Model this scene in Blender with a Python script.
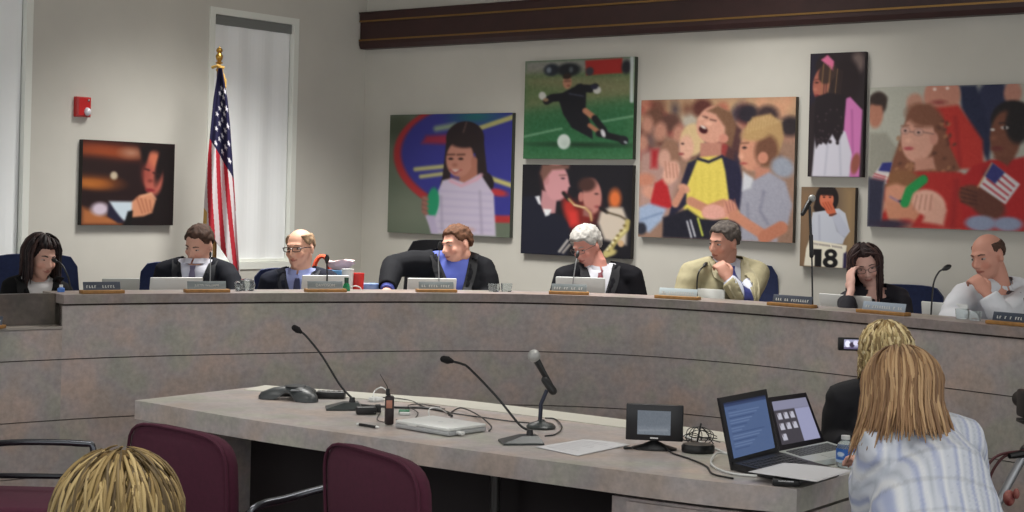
import bpy, bmesh, math, random
import numpy as np
from mathutils import Vector, Matrix, noise
from mathutils.bvhtree import BVHTree
random.seed(7); np.random.seed(7)
SC = bpy.context.scene
COL = SC.collection
PI = math.pi
for _o in list(bpy.data.objects): bpy.data.objects.remove(_o)

# ---------------- camera ----------------
F = 1560.0; CAMH = 1.67; ROLL = 0.025; HY = 199.0      # focal length in px, eye height, roll, horizon row
cr, sr = math.cos(ROLL), math.sin(ROLL)
cam_d = bpy.data.cameras.new('camera'); cam = bpy.data.objects.new('camera', cam_d); COL.objects.link(cam)
cam_d.sensor_width = 36; cam_d.lens = 36*F/1024; cam_d.shift_y = -(256-HY)/1024
cam_d.clip_start = .05; cam_d.clip_end = 60
cam.matrix_world = Matrix(((cr, -sr, 0, 0), (0, 0, -1, 0), (sr, cr, 0, CAMH), (0, 0, 0, 1)))
SC.camera = cam
# ---------------- world, exposure ----------------
W = bpy.data.worlds.new('world'); SC.world = W; W.use_nodes = True
W.node_tree.nodes['Background'].inputs[0].default_value = (.92, .93, .93, 1)
W.node_tree.nodes['Background'].inputs[1].default_value = 1.5
SC.view_settings.view_transform = 'Standard'; SC.view_settings.look = 'None'
SC.view_settings.gamma = 1; SC.view_settings.use_curve_mapping = False
SC.view_settings.exposure = 0.0
SC.cycles.max_bounces = 6
# recessed ceiling panels: (x, y, watts)
CEIL = 3.55
LAMPS = [(-1.02, 9.25, 68), (.75, 8.7, 30), (-1.8, 5.4, 15), (1.0, 6.2, 12), (.1, 2.6, 24)]

# ---------------- pixel helpers: a pixel of the photograph at a known depth / height ----------------
def ray(px, py):
    u = (px-512)/F; v = (HY-py)/F
    return Vector((u*cr - v*sr, 1, u*sr + v*cr))
def P(px, py, Y):
    d = ray(px, py); return Vector((d.x*Y, Y, CAMH + d.z*Y))
def onz(px, py, z):
    d = ray(px, py); t = (z-CAMH)/d.z; return Vector((d.x*t, t, z))
def proj(p):
    x, y, z = p.x, p.y, p.z-CAMH
    return 512 + F*(x*cr + z*sr)/y, HY + F*(x*sr - z*cr)/y

# ---------------- materials ----------------
def lin(c):
    return tuple(((v/255)/12.92 if v/255 <= .04045 else ((v/255+.055)/1.055)**2.4) for v in c[:3])
MATS = {}
def mat(name, rgb, rough=.6, metal=0, var=.0, scale=8, spec=.5, bump=0, emit=0, rgb2=None, detail=3, alpha=1, trans=0, sheen=0):
    if name in MATS: return MATS[name]
    m = bpy.data.materials.new(name); m.use_nodes = True; nt = m.node_tree; b = nt.nodes['Principled BSDF']
    c = lin(rgb); b.inputs['Base Color'].default_value = (*c, 1)
    b.inputs['Roughness'].default_value = rough; b.inputs['Metallic'].default_value = metal
    b.inputs['Specular IOR Level'].default_value = spec
    if trans: b.inputs['Transmission Weight'].default_value = trans; b.inputs['IOR'].default_value = 1.3
    if sheen: b.inputs['Sheen Weight'].default_value = sheen
    tc = nt.nodes.new('ShaderNodeTexCoord')
    if var or rgb2:
        n = nt.nodes.new('ShaderNodeTexNoise'); n.inputs['Scale'].default_value = scale; n.inputs['Detail'].default_value = detail
        nt.links.new(tc.outputs['Object'], n.inputs['Vector'])
        r = nt.nodes.new('ShaderNodeValToRGB')
        r.color_ramp.elements[0].position = .3; r.color_ramp.elements[1].position = .7
        c2 = lin(rgb2) if rgb2 else tuple(min(1, v*(1+var)) for v in c)
        c1 = c if rgb2 else tuple(v*(1-var) for v in c)
        r.color_ramp.elements[0].color = (*c1, 1); r.color_ramp.elements[1].color = (*c2, 1)
        nt.links.new(n.outputs['Fac'], r.inputs['Fac']); nt.links.new(r.outputs['Color'], b.inputs['Base Color'])
    if bump:
        n2 = nt.nodes.new('ShaderNodeTexNoise'); n2.inputs['Scale'].default_value = scale*6
        nt.links.new(tc.outputs['Object'], n2.inputs['Vector'])
        bp = nt.nodes.new('ShaderNodeBump'); bp.inputs['Strength'].default_value = bump; bp.inputs['Distance'].default_value = .01
        nt.links.new(n2.outputs['Fac'], bp.inputs['Height']); nt.links.new(bp.outputs['Normal'], b.inputs['Normal'])
    if emit:
        b.inputs['Emission Color'].default_value = (*c, 1); b.inputs['Emission Strength'].default_value = emit
    MATS[name] = m; return m
def attr_mat(name, rough=.6, spec=.4, emit=0, var=0, scale=30):
    if name in MATS: return MATS[name]
    m = bpy.data.materials.new(name); m.use_nodes = True; nt = m.node_tree; b = nt.nodes['Principled BSDF']
    a = nt.nodes.new('ShaderNodeAttribute'); a.attribute_name = 'Col'
    src = a.outputs['Color']
    if var:
        tc = nt.nodes.new('ShaderNodeTexCoord'); n = nt.nodes.new('ShaderNodeTexNoise'); n.inputs['Scale'].default_value = scale
        nt.links.new(tc.outputs['Object'], n.inputs['Vector'])
        mr = nt.nodes.new('ShaderNodeMapRange'); mr.inputs[3].default_value = 1-var; mr.inputs[4].default_value = 1+var
        nt.links.new(n.outputs['Fac'], mr.inputs[0])
        vm = nt.nodes.new('ShaderNodeVectorMath'); vm.operation = 'SCALE'
        nt.links.new(src, vm.inputs[0]); nt.links.new(mr.outputs[0], vm.inputs['Scale']); src = vm.outputs[0]
    b.inputs['Roughness'].default_value = rough; b.inputs['Specular IOR Level'].default_value = spec
    if emit:
        b.inputs['Base Color'].default_value = (.01, .01, .01, 1)
        nt.links.new(src, b.inputs['Emission Color']); b.inputs['Emission Strength'].default_value = emit
    else: nt.links.new(src, b.inputs['Base Color'])
    MATS[name] = m; return m
def laminate(name, c1, c2, c3, rough=.45):
    if name in MATS: return MATS[name]
    m = bpy.data.materials.new(name); m.use_nodes = True; nt = m.node_tree; b = nt.nodes['Principled BSDF']
    tc = nt.nodes.new('ShaderNodeTexCoord')
    def nz(s, d, c):
        n = nt.nodes.new('ShaderNodeTexNoise'); n.inputs['Scale'].default_value = s; n.inputs['Detail'].default_value = d
        n.inputs['Roughness'].default_value = .6
        nt.links.new(tc.outputs['Object'], n.inputs['Vector']); return n.outputs[c]
    r = nt.nodes.new('ShaderNodeValToRGB'); e = r.color_ramp.elements
    e[0].position = .36; e[0].color = (*lin(c1), 1); e[1].position = .64; e[1].color = (*lin(c3), 1)
    k = e.new(.5); k.color = (*lin(c2), 1)
    nt.links.new(nz(5.5, 4, 'Fac'), r.inputs['Fac'])
    mx = nt.nodes.new('ShaderNodeMixRGB'); mx.blend_type = 'OVERLAY'; mx.inputs[0].default_value = .35
    nt.links.new(r.outputs[0], mx.inputs[1]); nt.links.new(nz(38, 5, 'Fac'), mx.inputs[2])
    r2 = nt.nodes.new('ShaderNodeValToRGB'); e2 = r2.color_ramp.elements      # slow drift between greenish, bluish and rosy patches
    e2[0].position = .36; e2[0].color = (.93, 1.03, .95, 1); e2[1].position = .64; e2[1].color = (1.08, .98, .93, 1); k2 = e2.new(.5); k2.color = (.98, .98, 1.06, 1)
    mp = nt.nodes.new('ShaderNodeMapping'); mp.inputs['Location'].default_value = (3.1, 7.7, 1.3); nt.links.new(tc.outputs['Object'], mp.inputs['Vector'])
    n3 = nt.nodes.new('ShaderNodeTexNoise'); n3.inputs['Scale'].default_value = 4.2; nt.links.new(mp.outputs[0], n3.inputs['Vector']); nt.links.new(n3.outputs['Fac'], r2.inputs['Fac'])
    mm = nt.nodes.new('ShaderNodeMixRGB'); mm.blend_type = 'MULTIPLY'; mm.inputs[0].default_value = .8
    nt.links.new(mx.outputs[0], mm.inputs[1]); nt.links.new(r2.outputs[0], mm.inputs[2])
    nt.links.new(mm.outputs[0], b.inputs['Base Color']); b.inputs['Roughness'].default_value = rough
    MATS[name] = m; return m

# ---------------- objects ----------------
WM = {}
def tag(o, label=None, cat=None, group=None, kind=None):
    if label: o['label'] = label
    if cat: o['category'] = cat
    if group: o['group'] = group
    if kind: o['kind'] = kind
    return o
def thing(name, label, cat, loc=(0, 0, 0), rz=0, group=None):
    o = bpy.data.objects.new(name, None); COL.objects.link(o); o.empty_display_size = .05
    M = Matrix.Translation(Vector(loc)) @ Matrix.Rotation(rz, 4, 'Z'); o.matrix_world = M
    o['_m'] = 0; del o['_m']
    WM[o.name] = M
    return tag(o, label, cat, group)
def copy_tree(o, parent=None):
    c = o.copy(); COL.objects.link(c); WM[c.name] = WM.get(o.name, Matrix())
    if parent: c.parent = parent
    for ch in list(o.children): copy_tree(ch, c)
    return c
def place(o, loc, rz=0):
    M = Matrix.Translation(Vector(loc)) @ Matrix.Rotation(rz, 4, 'Z'); o.matrix_world = M; WM[o.name] = M
def root_of(p):
    while p.parent: p = p.parent
    return p
class MB:
    """collects geometry; build() links it as one mesh object"""
    def __init__(s): s.v = []; s.f = []; s.mi = []; s.c = []; s.cur = 0; s.col = (1, 1, 1); s.usec = False
    def add(s, vs, fs, M=None):
        b = len(s.v)
        for v in vs:
            v = Vector(v); s.v.append(M @ v if M else v); s.c.append(s.col)
        for f in fs: s.f.append([b+i for i in f]); s.mi.append(s.cur)
        return s
    def bm(s, bm, M=None):
        bm.verts.ensure_lookup_table()
        s.add([v.co.copy() for v in bm.verts], [[v.index for v in f.verts] for f in bm.faces], M); bm.free(); return s
    def box(s, c, size, M=None, bev=0, rz=0, seg=2):
        bm = bmesh.new(); bmesh.ops.create_cube(bm, size=1)
        for v in bm.verts: v.co = Vector((v.co.x*size[0], v.co.y*size[1], v.co.z*size[2]))
        if bev: bmesh.ops.bevel(bm, geom=bm.edges[:], offset=bev, segments=seg, affect='EDGES', profile=.5)
        bm.verts.index_update()
        L = Matrix.Translation(Vector(c)) @ Matrix.Rotation(rz, 4, 'Z')
        return s.bm(bm, (M @ L) if M else L)
    def ell(s, c, r, M=None, nu=16, nv=10, R=None):
        vs = [Vector((0, 0, r[2]))]; fs = []
        for j in range(1, nv):
            th = PI*j/nv
            for i in range(nu):
                a = 2*PI*i/nu; vs.append(Vector((r[0]*math.sin(th)*math.cos(a), r[1]*math.sin(th)*math.sin(a), r[2]*math.cos(th))))
        vs.append(Vector((0, 0, -r[2])))
        for i in range(nu): fs.append([0, 1+i, 1+(i+1) % nu])
        for j in range(nv-2):
            for i in range(nu):
                a = 1+j*nu+i; b = 1+j*nu+(i+1) % nu; fs.append([a, a+nu, b+nu, b])
        for i in range(nu): fs.append([len(vs)-1, 1+(nv-2)*nu+(i+1) % nu, 1+(nv-2)*nu+i])
        L = Matrix.Translation(Vector(c))
        if R is not None: L = L @ R.to_4x4()
        return s.add(vs, fs, (M @ L) if M else L)
    def rings(s, rings, M=None, caps=True, closed=False):
        n = len(rings[0]); vs = [p for r in rings for p in r]; fs = []
        m = len(rings)
        for j in range(m if closed else m-1):
            k = (j+1) % m
            for i in range(n): fs.append([j*n+i, j*n+(i+1) % n, k*n+(i+1) % n, k*n+i])
        if caps and not closed: fs.append(list(range(n))[::-1]); fs.append([(m-1)*n+i for i in range(n)])
        return s.add(vs, fs, M)
    def tube(s, pts, r, n=10, M=None, caps=True, flat=None, up=None, round_=False):
        pts = [Vector(p) for p in pts]; m = len(pts)
        rs = list(r) if hasattr(r, '__len__') else [r]*m
        if round_:   # rounded ends
            d0 = (pts[0]-pts[1]).normalized(); d1 = (pts[-1]-pts[-2]).normalized()
            pre = [(pts[0]+d0*rs[0]*math.sin(a), rs[0]*math.cos(a)) for a in (1.45, .95, .45)]
            post = [(pts[-1]+d1*rs[-1]*math.sin(a), rs[-1]*math.cos(a)) for a in (.45, .95, 1.45)]
            pts = [p for p, _ in pre]+pts+[p for p, _ in post]; rs = [q for _, q in pre]+rs+[q for _, q in post]; m = len(pts)
        T = []
        for i in range(m):
            d = pts[min(i+1, m-1)]-pts[max(i-1, 0)]
            T.append(d.normalized() if d.length > 1e-9 else Vector((0, 0, 1)))
        u = Vector(up) if up else (Vector((0, 0, 1)) if abs(T[0].z) < .9 else Vector((1, 0, 0)))
        a = (u - T[0]*u.dot(T[0])).normalized(); rg = []
        for i in range(m):
            a = (a - T[i]*a.dot(T[i]));
            a = a.normalized() if a.length > 1e-6 else T[i].orthogonal().normalized()
            b = T[i].cross(a); fl = flat if flat else 1
            rg.append([pts[i] + a*(rs[i]*fl*math.cos(2*PI*k/n)) + b*(rs[i]*math.sin(2*PI*k/n)) for k in range(n)])
        return s.rings(rg, M, caps)
    def lathe(s, prof, n=20, M=None, c=(0, 0, 0)):
        c = Vector(c)
        rg = [[c+Vector((r*math.cos(2*PI*k/n), r*math.sin(2*PI*k/n), z)) for k in range(n)] for r, z in prof]
        return s.rings(rg, M)
    def prism(s, poly, z0, z1, M=None):
        n = len(poly); vs = [Vector((p[0], p[1], z0)) for p in poly]+[Vector((p[0], p[1], z1)) for p in poly]
        fs = [list(range(n))[::-1], [n+i for i in range(n)]]+[[i, (i+1) % n, n+(i+1) % n, n+i] for i in range(n)]
        return s.add(vs, fs, M)
    def quad(s, a, b, c, d): return s.add([a, b, c, d], [[0, 1, 2, 3]])
    def build(s, name, m, parent=None, world=True, smooth=True, ang=38, col=False):
        me = bpy.data.meshes.new(name); vs = s.v
        if parent is not None and world:
            I = WM[root_of(parent).name].inverted(); vs = [I @ v for v in vs]
        me.from_pydata([tuple(v) for v in vs], [], s.f)
        for mm in (m if isinstance(m, (list, tuple)) else [m]): me.materials.append(mm)
        if max(s.mi, default=0) > 0: me.polygons.foreach_set('material_index', s.mi)
        if col:
            ca = me.color_attributes.new('Col', 'FLOAT_COLOR', 'POINT')
            ca.data.foreach_set('color', np.array([[*c, 1] for c in s.c], dtype=np.float32).ravel())
        bm = bmesh.new(); bm.from_mesh(me); bmesh.ops.recalc_face_normals(bm, faces=bm.faces[:]); bm.to_mesh(me); bm.free()
        if smooth:
            me.polygons.foreach_set('use_smooth', [True]*len(me.polygons))
            try: me.set_sharp_from_angle(angle=math.radians(ang))
            except Exception: pass
        o = bpy.data.objects.new(name, me); COL.objects.link(o)
        if parent is not None: o.parent = parent
        else: WM[o.name] = Matrix()
        return o
def remesh(mb, voxel, iters=2, fac=.5):
    """fuse overlapping closed pieces into one continuous surface; returns a mesh"""
    me = bpy.data.meshes.new('tmp'); me.from_pydata([tuple(v) for v in mb.v], [], mb.f)
    bm = bmesh.new(); bm.from_mesh(me); bmesh.ops.recalc_face_normals(bm, faces=bm.faces[:]); bm.to_mesh(me); bm.free()
    o = bpy.data.objects.new('tmp', me); COL.objects.link(o)
    r = o.modifiers.new('r', 'REMESH'); r.mode = 'VOXEL'; r.voxel_size = voxel; r.use_smooth_shade = True
    if iters:
        q = o.modifiers.new('s', 'SMOOTH'); q.iterations = iters; q.factor = fac
    dg = bpy.context.evaluated_depsgraph_get(); out = bpy.data.meshes.new_from_object(o.evaluated_get(dg))
    bpy.data.objects.remove(o); return out
def mesh_obj(name, me, m, parent=None, cols=None):
    me.materials.clear()
    for mm in (m if isinstance(m, (list, tuple)) else [m]): me.materials.append(mm)
    if cols is not None:
        ca = me.color_attributes.new('Col', 'FLOAT_COLOR', 'POINT')
        a = np.ones((len(me.vertices), 4), dtype=np.float32); a[:, :3] = cols; ca.data.foreach_set('color', a.ravel())
    if parent is not None: me.transform(WM[root_of(parent).name].inverted())
    me.polygons.foreach_set('use_smooth', [True]*len(me.polygons))
    o = bpy.data.objects.new(name, me); COL.objects.link(o); me.name = name
    if parent is not None: o.parent = parent
    return o
def coords(me):
    a = np.empty(len(me.vertices)*3, dtype=np.float32); me.vertices.foreach_get('co', a); return a.reshape(-1, 3).astype(float)
def spline(pts, n=8):
    pts = [Vector(p) for p in pts]; out = []
    q = [pts[0]*2-pts[1]]+pts+[pts[-1]*2-pts[-2]]
    for i in range(1, len(q)-2):
        a, b, c, d = q[i-1:i+3]
        for k in range(n):
            t = k/n; out.append(.5*((2*b)+(c-a)*t+(2*a-5*b+4*c-d)*t*t+(3*b-a-3*c+d)*t**3))
    out.append(pts[-1]); return out
# ================= the room =================
M_wall = mat('wall_paint', (204, 201, 192), .85, var=.03, scale=3, spec=.2, bump=.02)
M_ceil = mat('ceiling_tile', (200, 198, 190), .9, var=.03)
M_carpet = mat('carpet', (62, 58, 60), .95, var=.2, scale=60, spec=.1)
M_dais = laminate('speckled_laminate', (166, 159, 154), (174, 164, 158), (184, 169, 161))
M_cap = laminate('cap_laminate', (134, 124, 118), (142, 131, 125), (152, 139, 133), .4)
M_dark = mat('dark_gap', (24, 20, 20), .9)
M_beam = mat('dark_wood', (56, 31, 30), .45, var=.15, scale=10)
M_brass = mat('brass', (205, 160, 80), .28, 1)
M_gold = mat('gold_line', (150, 116, 70), .35, .8)
M_blind = mat('blind_fabric', (248, 250, 250), .8, var=.02, scale=2)
M_frame = mat('window_frame', (232, 234, 226), .5)
C0 = P(366, 50, 11.6); CX, CY = C0.x, 11.6
dR = Vector((.784, -.620, 0)).normalized(); dL = Vector((-.62, -.784, 0)).normalized()
nR = Vector((dR.y, -dR.x, 0)); nR = nR if nR.y < 0 else -nR          # into the room
nL = Vector((-dL.y, dL.x, 0)); nL = nL if nL.x > 0 else -nL
CP = Vector((CX, CY, 0))
def on_wall(px, py, d, n, off=0):
    r = ray(px, py); o = Vector((0, 0, CAMH)); t = n.dot(CP+n*off-o)/n.dot(r); p = o+r*t; return (p-CP).dot(d), p.z
def wpt(d, n, t, z, off=0): return CP + d*t + n*off + Vector((0, 0, z))
def slab(mb, d, n, t0, t1, z0, z1, o0, o1):
    mb.add([wpt(d, n, t, z, o) for o in (o0, o1) for z in (z0, z1) for t in (t0, t1)],
           [[0, 1, 3, 2], [4, 6, 7, 5], [0, 4, 5, 1], [2, 3, 7, 6], [0, 2, 6, 4], [1, 5, 7, 3]])
# windows sit in the left wall: measure them first
tA, _ = on_wall(30, 130, dL, nL); tB0, zb1 = on_wall(209, 6, dL, nL); tB1, _ = on_wall(296, 130, dL, nL)
_, zb0 = on_wall(290, 268, dL, nL)
tB0 = on_wall(207, 130, dL, nL)[0]
wins = [(tB1, tB0, zb0, zb1), (tA, tA+1.1, zb0, zb1)]
mb = MB(); LW = 8.5
ts = [-.15, wins[0][0], wins[0][1], wins[1][0], wins[1][1], LW]
slab(mb, dL, nL, ts[0], ts[1], 0, CEIL, -.15, 0); slab(mb, dL, nL, ts[2], ts[3], 0, CEIL, -.15, 0); slab(mb, dL, nL, ts[4], ts[5], 0, CEIL, -.15, 0)
for a, b, z0, z1 in wins: slab(mb, dL, nL, a, b, 0, z0, -.15, 0); slab(mb, dL, nL, a, b, z1, CEIL, -.15, 0)
tag(mb.build('wall_left', M_wall), kind='structure')
mb = MB(); slab(mb, dR, nR, -.0, 8.5, 0, CEIL, -.15, 0); tag(mb.build('wall_back', M_wall), kind='structure')
for i, (a, b, z0, z1) in enumerate(wins):
    mb = MB(); w = .045
    for q in ((a, a+w, z0, z1), (b-w, b, z0, z1), (a+w, b-w, z1-w, z1), (a+w, b-w, z0, z0+w)): slab(mb, dL, nL, *q, -.10, .008)
    fr = mb.build('window_%d' % (i+1), M_frame, smooth=False); tag(fr, kind='structure')
    mb = MB(); slab(mb, dL, nL, a+w, b-w, z0+w, z1-w, -.12, -.10); mb.build('pane', mat('night_glass', (20, 24, 30), .1), fr, smooth=False)
    bt = thing('roller_blind', ['pale grey roller blind pulled down behind the flag', 'pale grey roller blind at the left edge of the picture'][i], 'blind', wpt(dL, nL, (a+b)/2, z0), 0, 'roller blinds')
    mb = MB()
    N = 24
    for k in range(N):     # gently rippled cloth
        t0 = a+.05+(b-a-.1)*k/N; t1 = a+.05+(b-a-.1)*(k+1)/N
        o0 = -.035+.006*math.sin(k*.9); o1 = -.035+.006*math.sin((k+1)*.9)
        mb.add([wpt(dL, nL, t0, z0+.05, o0), wpt(dL, nL, t1, z0+.05, o1), wpt(dL, nL, t1, z1-.06, o1), wpt(dL, nL, t0, z1-.06, o0),
                wpt(dL, nL, t0, z0+.05, o0-.003), wpt(dL, nL, t1, z0+.05, o1-.003), wpt(dL, nL, t1, z1-.06, o1-.003), wpt(dL, nL, t0, z1-.06, o0-.003)],
               [[0, 1, 2, 3], [7, 6, 5, 4], [0, 4, 5, 1], [3, 2, 6, 7]])
    mb.build('blind_cloth', M_blind, bt)
    mb = MB(); slab(mb, dL, nL, a+.05, b-.05, z0+.047, z0+.068, -.052, -.022); mb.build('bottom_bar', M_frame, bt)
    mb = MB(); slab(mb, dL, nL, a+.045, b-.045, z1-.11, z1-.045, -.095, -.02); mb.build('headrail', mat('headrail_grey', (120, 122, 120), .5), bt)
# floor, ceiling
PD = .22   # height of the platform the members sit on
mb = MB(); mb.box((0.5, 6, -.05), (14, 15, .1)); tag(mb.build('floor', M_carpet, smooth=False), kind='structure')
mb = MB(); mb.box((0.5, 6, CEIL+.05), (14, 15, .1)); tag(mb.build('ceiling', M_ceil, smooth=False), kind='structure')
for i, (x, y, w) in enumerate(LAMPS):
    t = thing('ceiling_light', 'recessed fluorescent ceiling panel overhead', 'ceiling light', (x, y, CEIL), 0, 'ceiling panels')
    mb = MB()
    for s_ in (-1, 1): mb.box((x+s_*.6, y, CEIL-.011), (.04, .64, .02)); mb.box((x, y+s_*.3, CEIL-.011), (1.24, .04, .02))
    mb.build('frame', M_frame, t, smooth=False)
    mb = MB(); mb.box((x, y, CEIL-.006), (1.16, .56, .008)); mb.build('diffuser', mat('diffuser', (255, 250, 238), .5, emit=1.2), t, smooth=False)
    l = bpy.data.lights.new('panel_light', 'AREA'); l.shape = 'RECTANGLE'; l.size = 1.16; l.size_y = .56; l.energy = w; l.color = (1, .98, .94); l.spread = 1.9
    lo = bpy.data.objects.new('panel_light', l); COL.objects.link(lo); lo.location = (0, 0, -.03); lo.parent = t
# dark wooden rail high on the back wall
zb = on_wall(368, 50, dR, nR)[1]; zt = on_wall(368, 14, dR, nR)[1]; hh = zt-zb
L_ = 8.4
rail = thing('wood_rail', 'long dark brown wooden rail with two gold lines high on back wall', 'wall rail', wpt(dR, nR, 0.02, zb))
mb = MB()
prof = [(.0, 0), (.07, 0), (.085, .03), (.085, hh*.24), (.075, hh*.25), (.075, hh*.74), (.085, hh*.76), (.085, hh*.95), (.10, hh), (0, hh)]
mb.rings([[wpt(dR, nR, t, zb+z, o) for o, z in prof] for t in (.01, L_)]); mb.build('rail_board', M_beam, rail, smooth=False)
for k in (.235, .755):
    mb = MB(); slab(mb, dR, nR, .01, L_, zb+hh*k-.006, zb+hh*k+.006, .075, .090); mb.build('gold_line', M_gold, rail, smooth=False)

# ================= curved dais =================
TOP = 1.15; WS = .965
ctl = np.array([(-2.17, 7.58), (-1.89, 7.78), (-1.57, 7.96), (-1.2, 8.14), (-.9, 8.26), (-.4, 8.45), (.06, 8.57), (.5, 8.56), (.76, 8.47), (1.0, 8.34), (1.3, 8.08), (1.57, 7.83), (1.8, 7.62), (2.03, 7.38), (2.31, 6.98)])
cf = np.polyfit(ctl[:, 0], ctl[:, 1], 5)
path = [Vector((x, float(np.polyval(cf, x)), 0)) for x in np.linspace(-2.17, 2.31, 57)]
d = (path[-1]-path[-2]).normalized()
for k in range(12): d = Matrix.Rotation(-.035, 3, 'Z') @ d; path.append(path[-1]+d*.15)
d = (path[0]-path[1]).normalized(); left = []
for k in range(9): d = Matrix.Rotation(.02, 3, 'Z') @ d; left.append((left[-1] if left else path[0])+d*.13)
def normals(pp):
    out = []
    for i in range(len(pp)):
        t = (pp[min(i+1, len(pp)-1)]-pp[max(i-1, 0)]).normalized(); out.append(Vector((-t.y, t.x, 0)))   # away from the audience
    return out
NRM = normals(path); lp = [path[0]]+left; LN = [-n for n in normals(lp)]
def strip(mb, pp, nn, o0, o1, z0, z1):
    mb.rings([[p+n*o0+Vector((0, 0, z0)), p+n*o1+Vector((0, 0, z0)), p+n*o1+Vector((0, 0, z1)), p+n*o0+Vector((0, 0, z1))] for p, n in zip(pp, nn)])
dais = thing('council_dais', 'long curved council dais in speckled mauve grey laminate', 'dais', (0, 8.6, 0))
seams = [.27, .54, .835, 1.098]
g = .0026
zs = [.08]+seams
mb = MB()
for a, b in zip(zs[:-1], zs[1:]): strip(mb, path, NRM, 0, .03, a+g, b-g)
mb.build('front_panel', M_dais, dais, ang=30)
mb = MB(); strip(mb, path, NRM, .012, .05, 0.0, 1.105); mb.build('groove_backing', mat('groove_brown', (52, 42, 38), .9), dais)
mb = MB(); strip(mb, path, NRM, -.012, .29, 1.105, TOP); mb.build('ledge', M_cap, dais, ang=30)
mb = MB(); strip(mb, path, NRM, .26, .29, WS, 1.105); mb.build('ledge_riser', M_dais, dais)
mb = MB(); strip(mb, path, NRM, .05, .60, WS-.04, WS); mb.build('worksurface', M_cap, dais)
mb = MB(); strip(mb, path, NRM, .0, .03, 0, .075); mb.build('kick_strip', M_cap, dais)
# left wing: clerk's lower desk with an upstand whose unlit shade is put into its laminate colour
wing = thing('clerk_desk', 'lower end desk of the dais with shade-darkened upstand at left edge', 'desk', lp[3], 0)
CZ = .985
mb = MB()
for a, b in zip([.08, .27, .54, .835], [.27, .54, .835, CZ+.0]): strip(mb, lp, LN, 0, .03, a+g, b-g)
mb.build('front_panel', M_dais, wing, ang=30)
mb = MB(); strip(mb, lp, LN, .012, .05, 0, CZ-.01); mb.build('groove_backing', mat('groove_brown', (52, 42, 38), .9), wing)
mb = MB(); strip(mb, lp, LN, -.006, .12, CZ, CZ+.012); mb.build('desk_edge', mat('pale_edge', (160, 152, 144), .4), wing)
mb = MB(); strip(mb, lp, LN, .10, .14, CZ+.012, TOP); mb.build('upstand', laminate('unlit_upstand_laminate', (74, 66, 60), (90, 80, 73), (104, 92, 83)), wing)
mb = MB(); strip(mb, lp, LN, .10, .60, WS-.04, WS-.0); mb.build('worksurface', M_cap, wing)
# platform
mb = MB()
allp = lp[::-1][:-1]+path; alln = LN[::-1][:-1]+NRM
poly = [p+n*.06 for p, n in zip(allp, alln)]
t1 = wpt(dR, nR, 8.3, 0); t2 = wpt(dR, nR, 0, 0); t3 = wpt(dL, nL, 7.0, 0)
mb.prism([(p.x, p.y) for p in poly]+[(t1.x, t1.y), (t2.x, t2.y), (t3.x, t3.y)], 0.0, PD)
tag(mb.build('floor_platform', M_carpet, smooth=False), kind='structure')
def dais_pt(px, off):
    """point `off` behind the dais front edge that the photo shows at column px"""
    best = None
    for i in range(len(allp)-1):
        for k in range(6):
            u = k/6; p = allp[i].lerp(allp[i+1], u); n = alln[i].lerp(alln[i+1], u).normalized(); q = p+n*off+Vector((0, 0, TOP))
            e = abs(proj(q)[0]-px)
            if best is None or e < best[0]: best = (e, p+n*off, n)
    p, n = best[1], best[2]; return p, n, math.atan2(n.y, n.x)-PI/2      # rz: local +Y points away from the audience

# ================= staff table =================
M_ttop = laminate('table_laminate', (170, 163, 157), (180, 172, 166), (187, 178, 171), .3)
TZ = .75
table = thing('staff_table', 'long grey brown laminate staff table in front of dais', 'table', (0, 6, 0))
near = spline([onz(135, 400, TZ), onz(260, 421, TZ), onz(480, 451.5, TZ), onz(680, 477.5, TZ), onz(797, 489, TZ)], 8)
fl, fr_ = onz(265, 385.5, TZ), onz(797, 489, TZ)+Vector((.47, .63, 0))
far = spline([fr_, onz(723, 432.5, TZ), onz(625, 420, TZ), onz(468, 401, TZ), onz(400, 395.5, TZ), fl], 8)
def inset(pts, d): return pts
outline = [(p.x, p.y) for p in near]+[(p.x, p.y) for p in far]
mb = MB(); mb.prism(outline, TZ-.082, TZ-.001); mb.build('tabletop', M_ttop, table, ang=30)
fn = []
for i in range(len(far)):
    t = (far[min(i+1, len(far)-1)]-far[max(i-1, 0)]).normalized(); n = Vector((-t.y, t.x, 0)); fn.append(n if n.y < 0 else -n)
mb = MB()
mb.rings([[p+Vector((0, 0, -.02)), p+n*.2+Vector((0, 0, -.02)), p+n*.2+Vector((0, 0, .002)), p+Vector((0, 0, .002))] for p, n in zip(far, fn)])
mb.build('back_strip', mat('pale_strip', (200, 198, 186), .4, var=.03), table)
# supports
nm = Vector((.60, .80, 0)).normalized(); tl = (near[-1]-near[0]).normalized()
def tb(s_, w):   # s_ along near edge 0..1, w metres inwards
    i = min(int(s_*(len(near)-1)), len(near)-2); u = s_*(len(near)-1)-i; return near[i].lerp(near[i+1], u)+nm*w
mb = MB()
a0, a1, b1, b0 = tb(0.012, .06), tb(0.035, .06), tb(0.035, .70), tb(.012, .70)
mb.prism([(q.x, q.y) for q in (a0, a1, b1, b0)], 0, TZ-.082); mb.build('end_panel', M_dais, table, smooth=False)
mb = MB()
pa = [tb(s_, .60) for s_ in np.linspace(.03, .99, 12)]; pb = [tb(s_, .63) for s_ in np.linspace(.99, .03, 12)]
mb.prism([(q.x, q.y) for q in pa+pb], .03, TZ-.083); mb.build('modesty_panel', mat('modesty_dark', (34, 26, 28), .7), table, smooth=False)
mb = MB(); q = tb(.43, .5); mb.tube([(q.x, q.y, 0), (q.x, q.y, TZ-.083)], .02); mb.build('leg', mat('leg_grey', (90, 88, 86), .4, .6), table)
s0 = min(np.linspace(.5, .9, 400), key=lambda s_: abs(proj(tb(s_, .03)+Vector((0, 0, -.1)))[0]-612))
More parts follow.
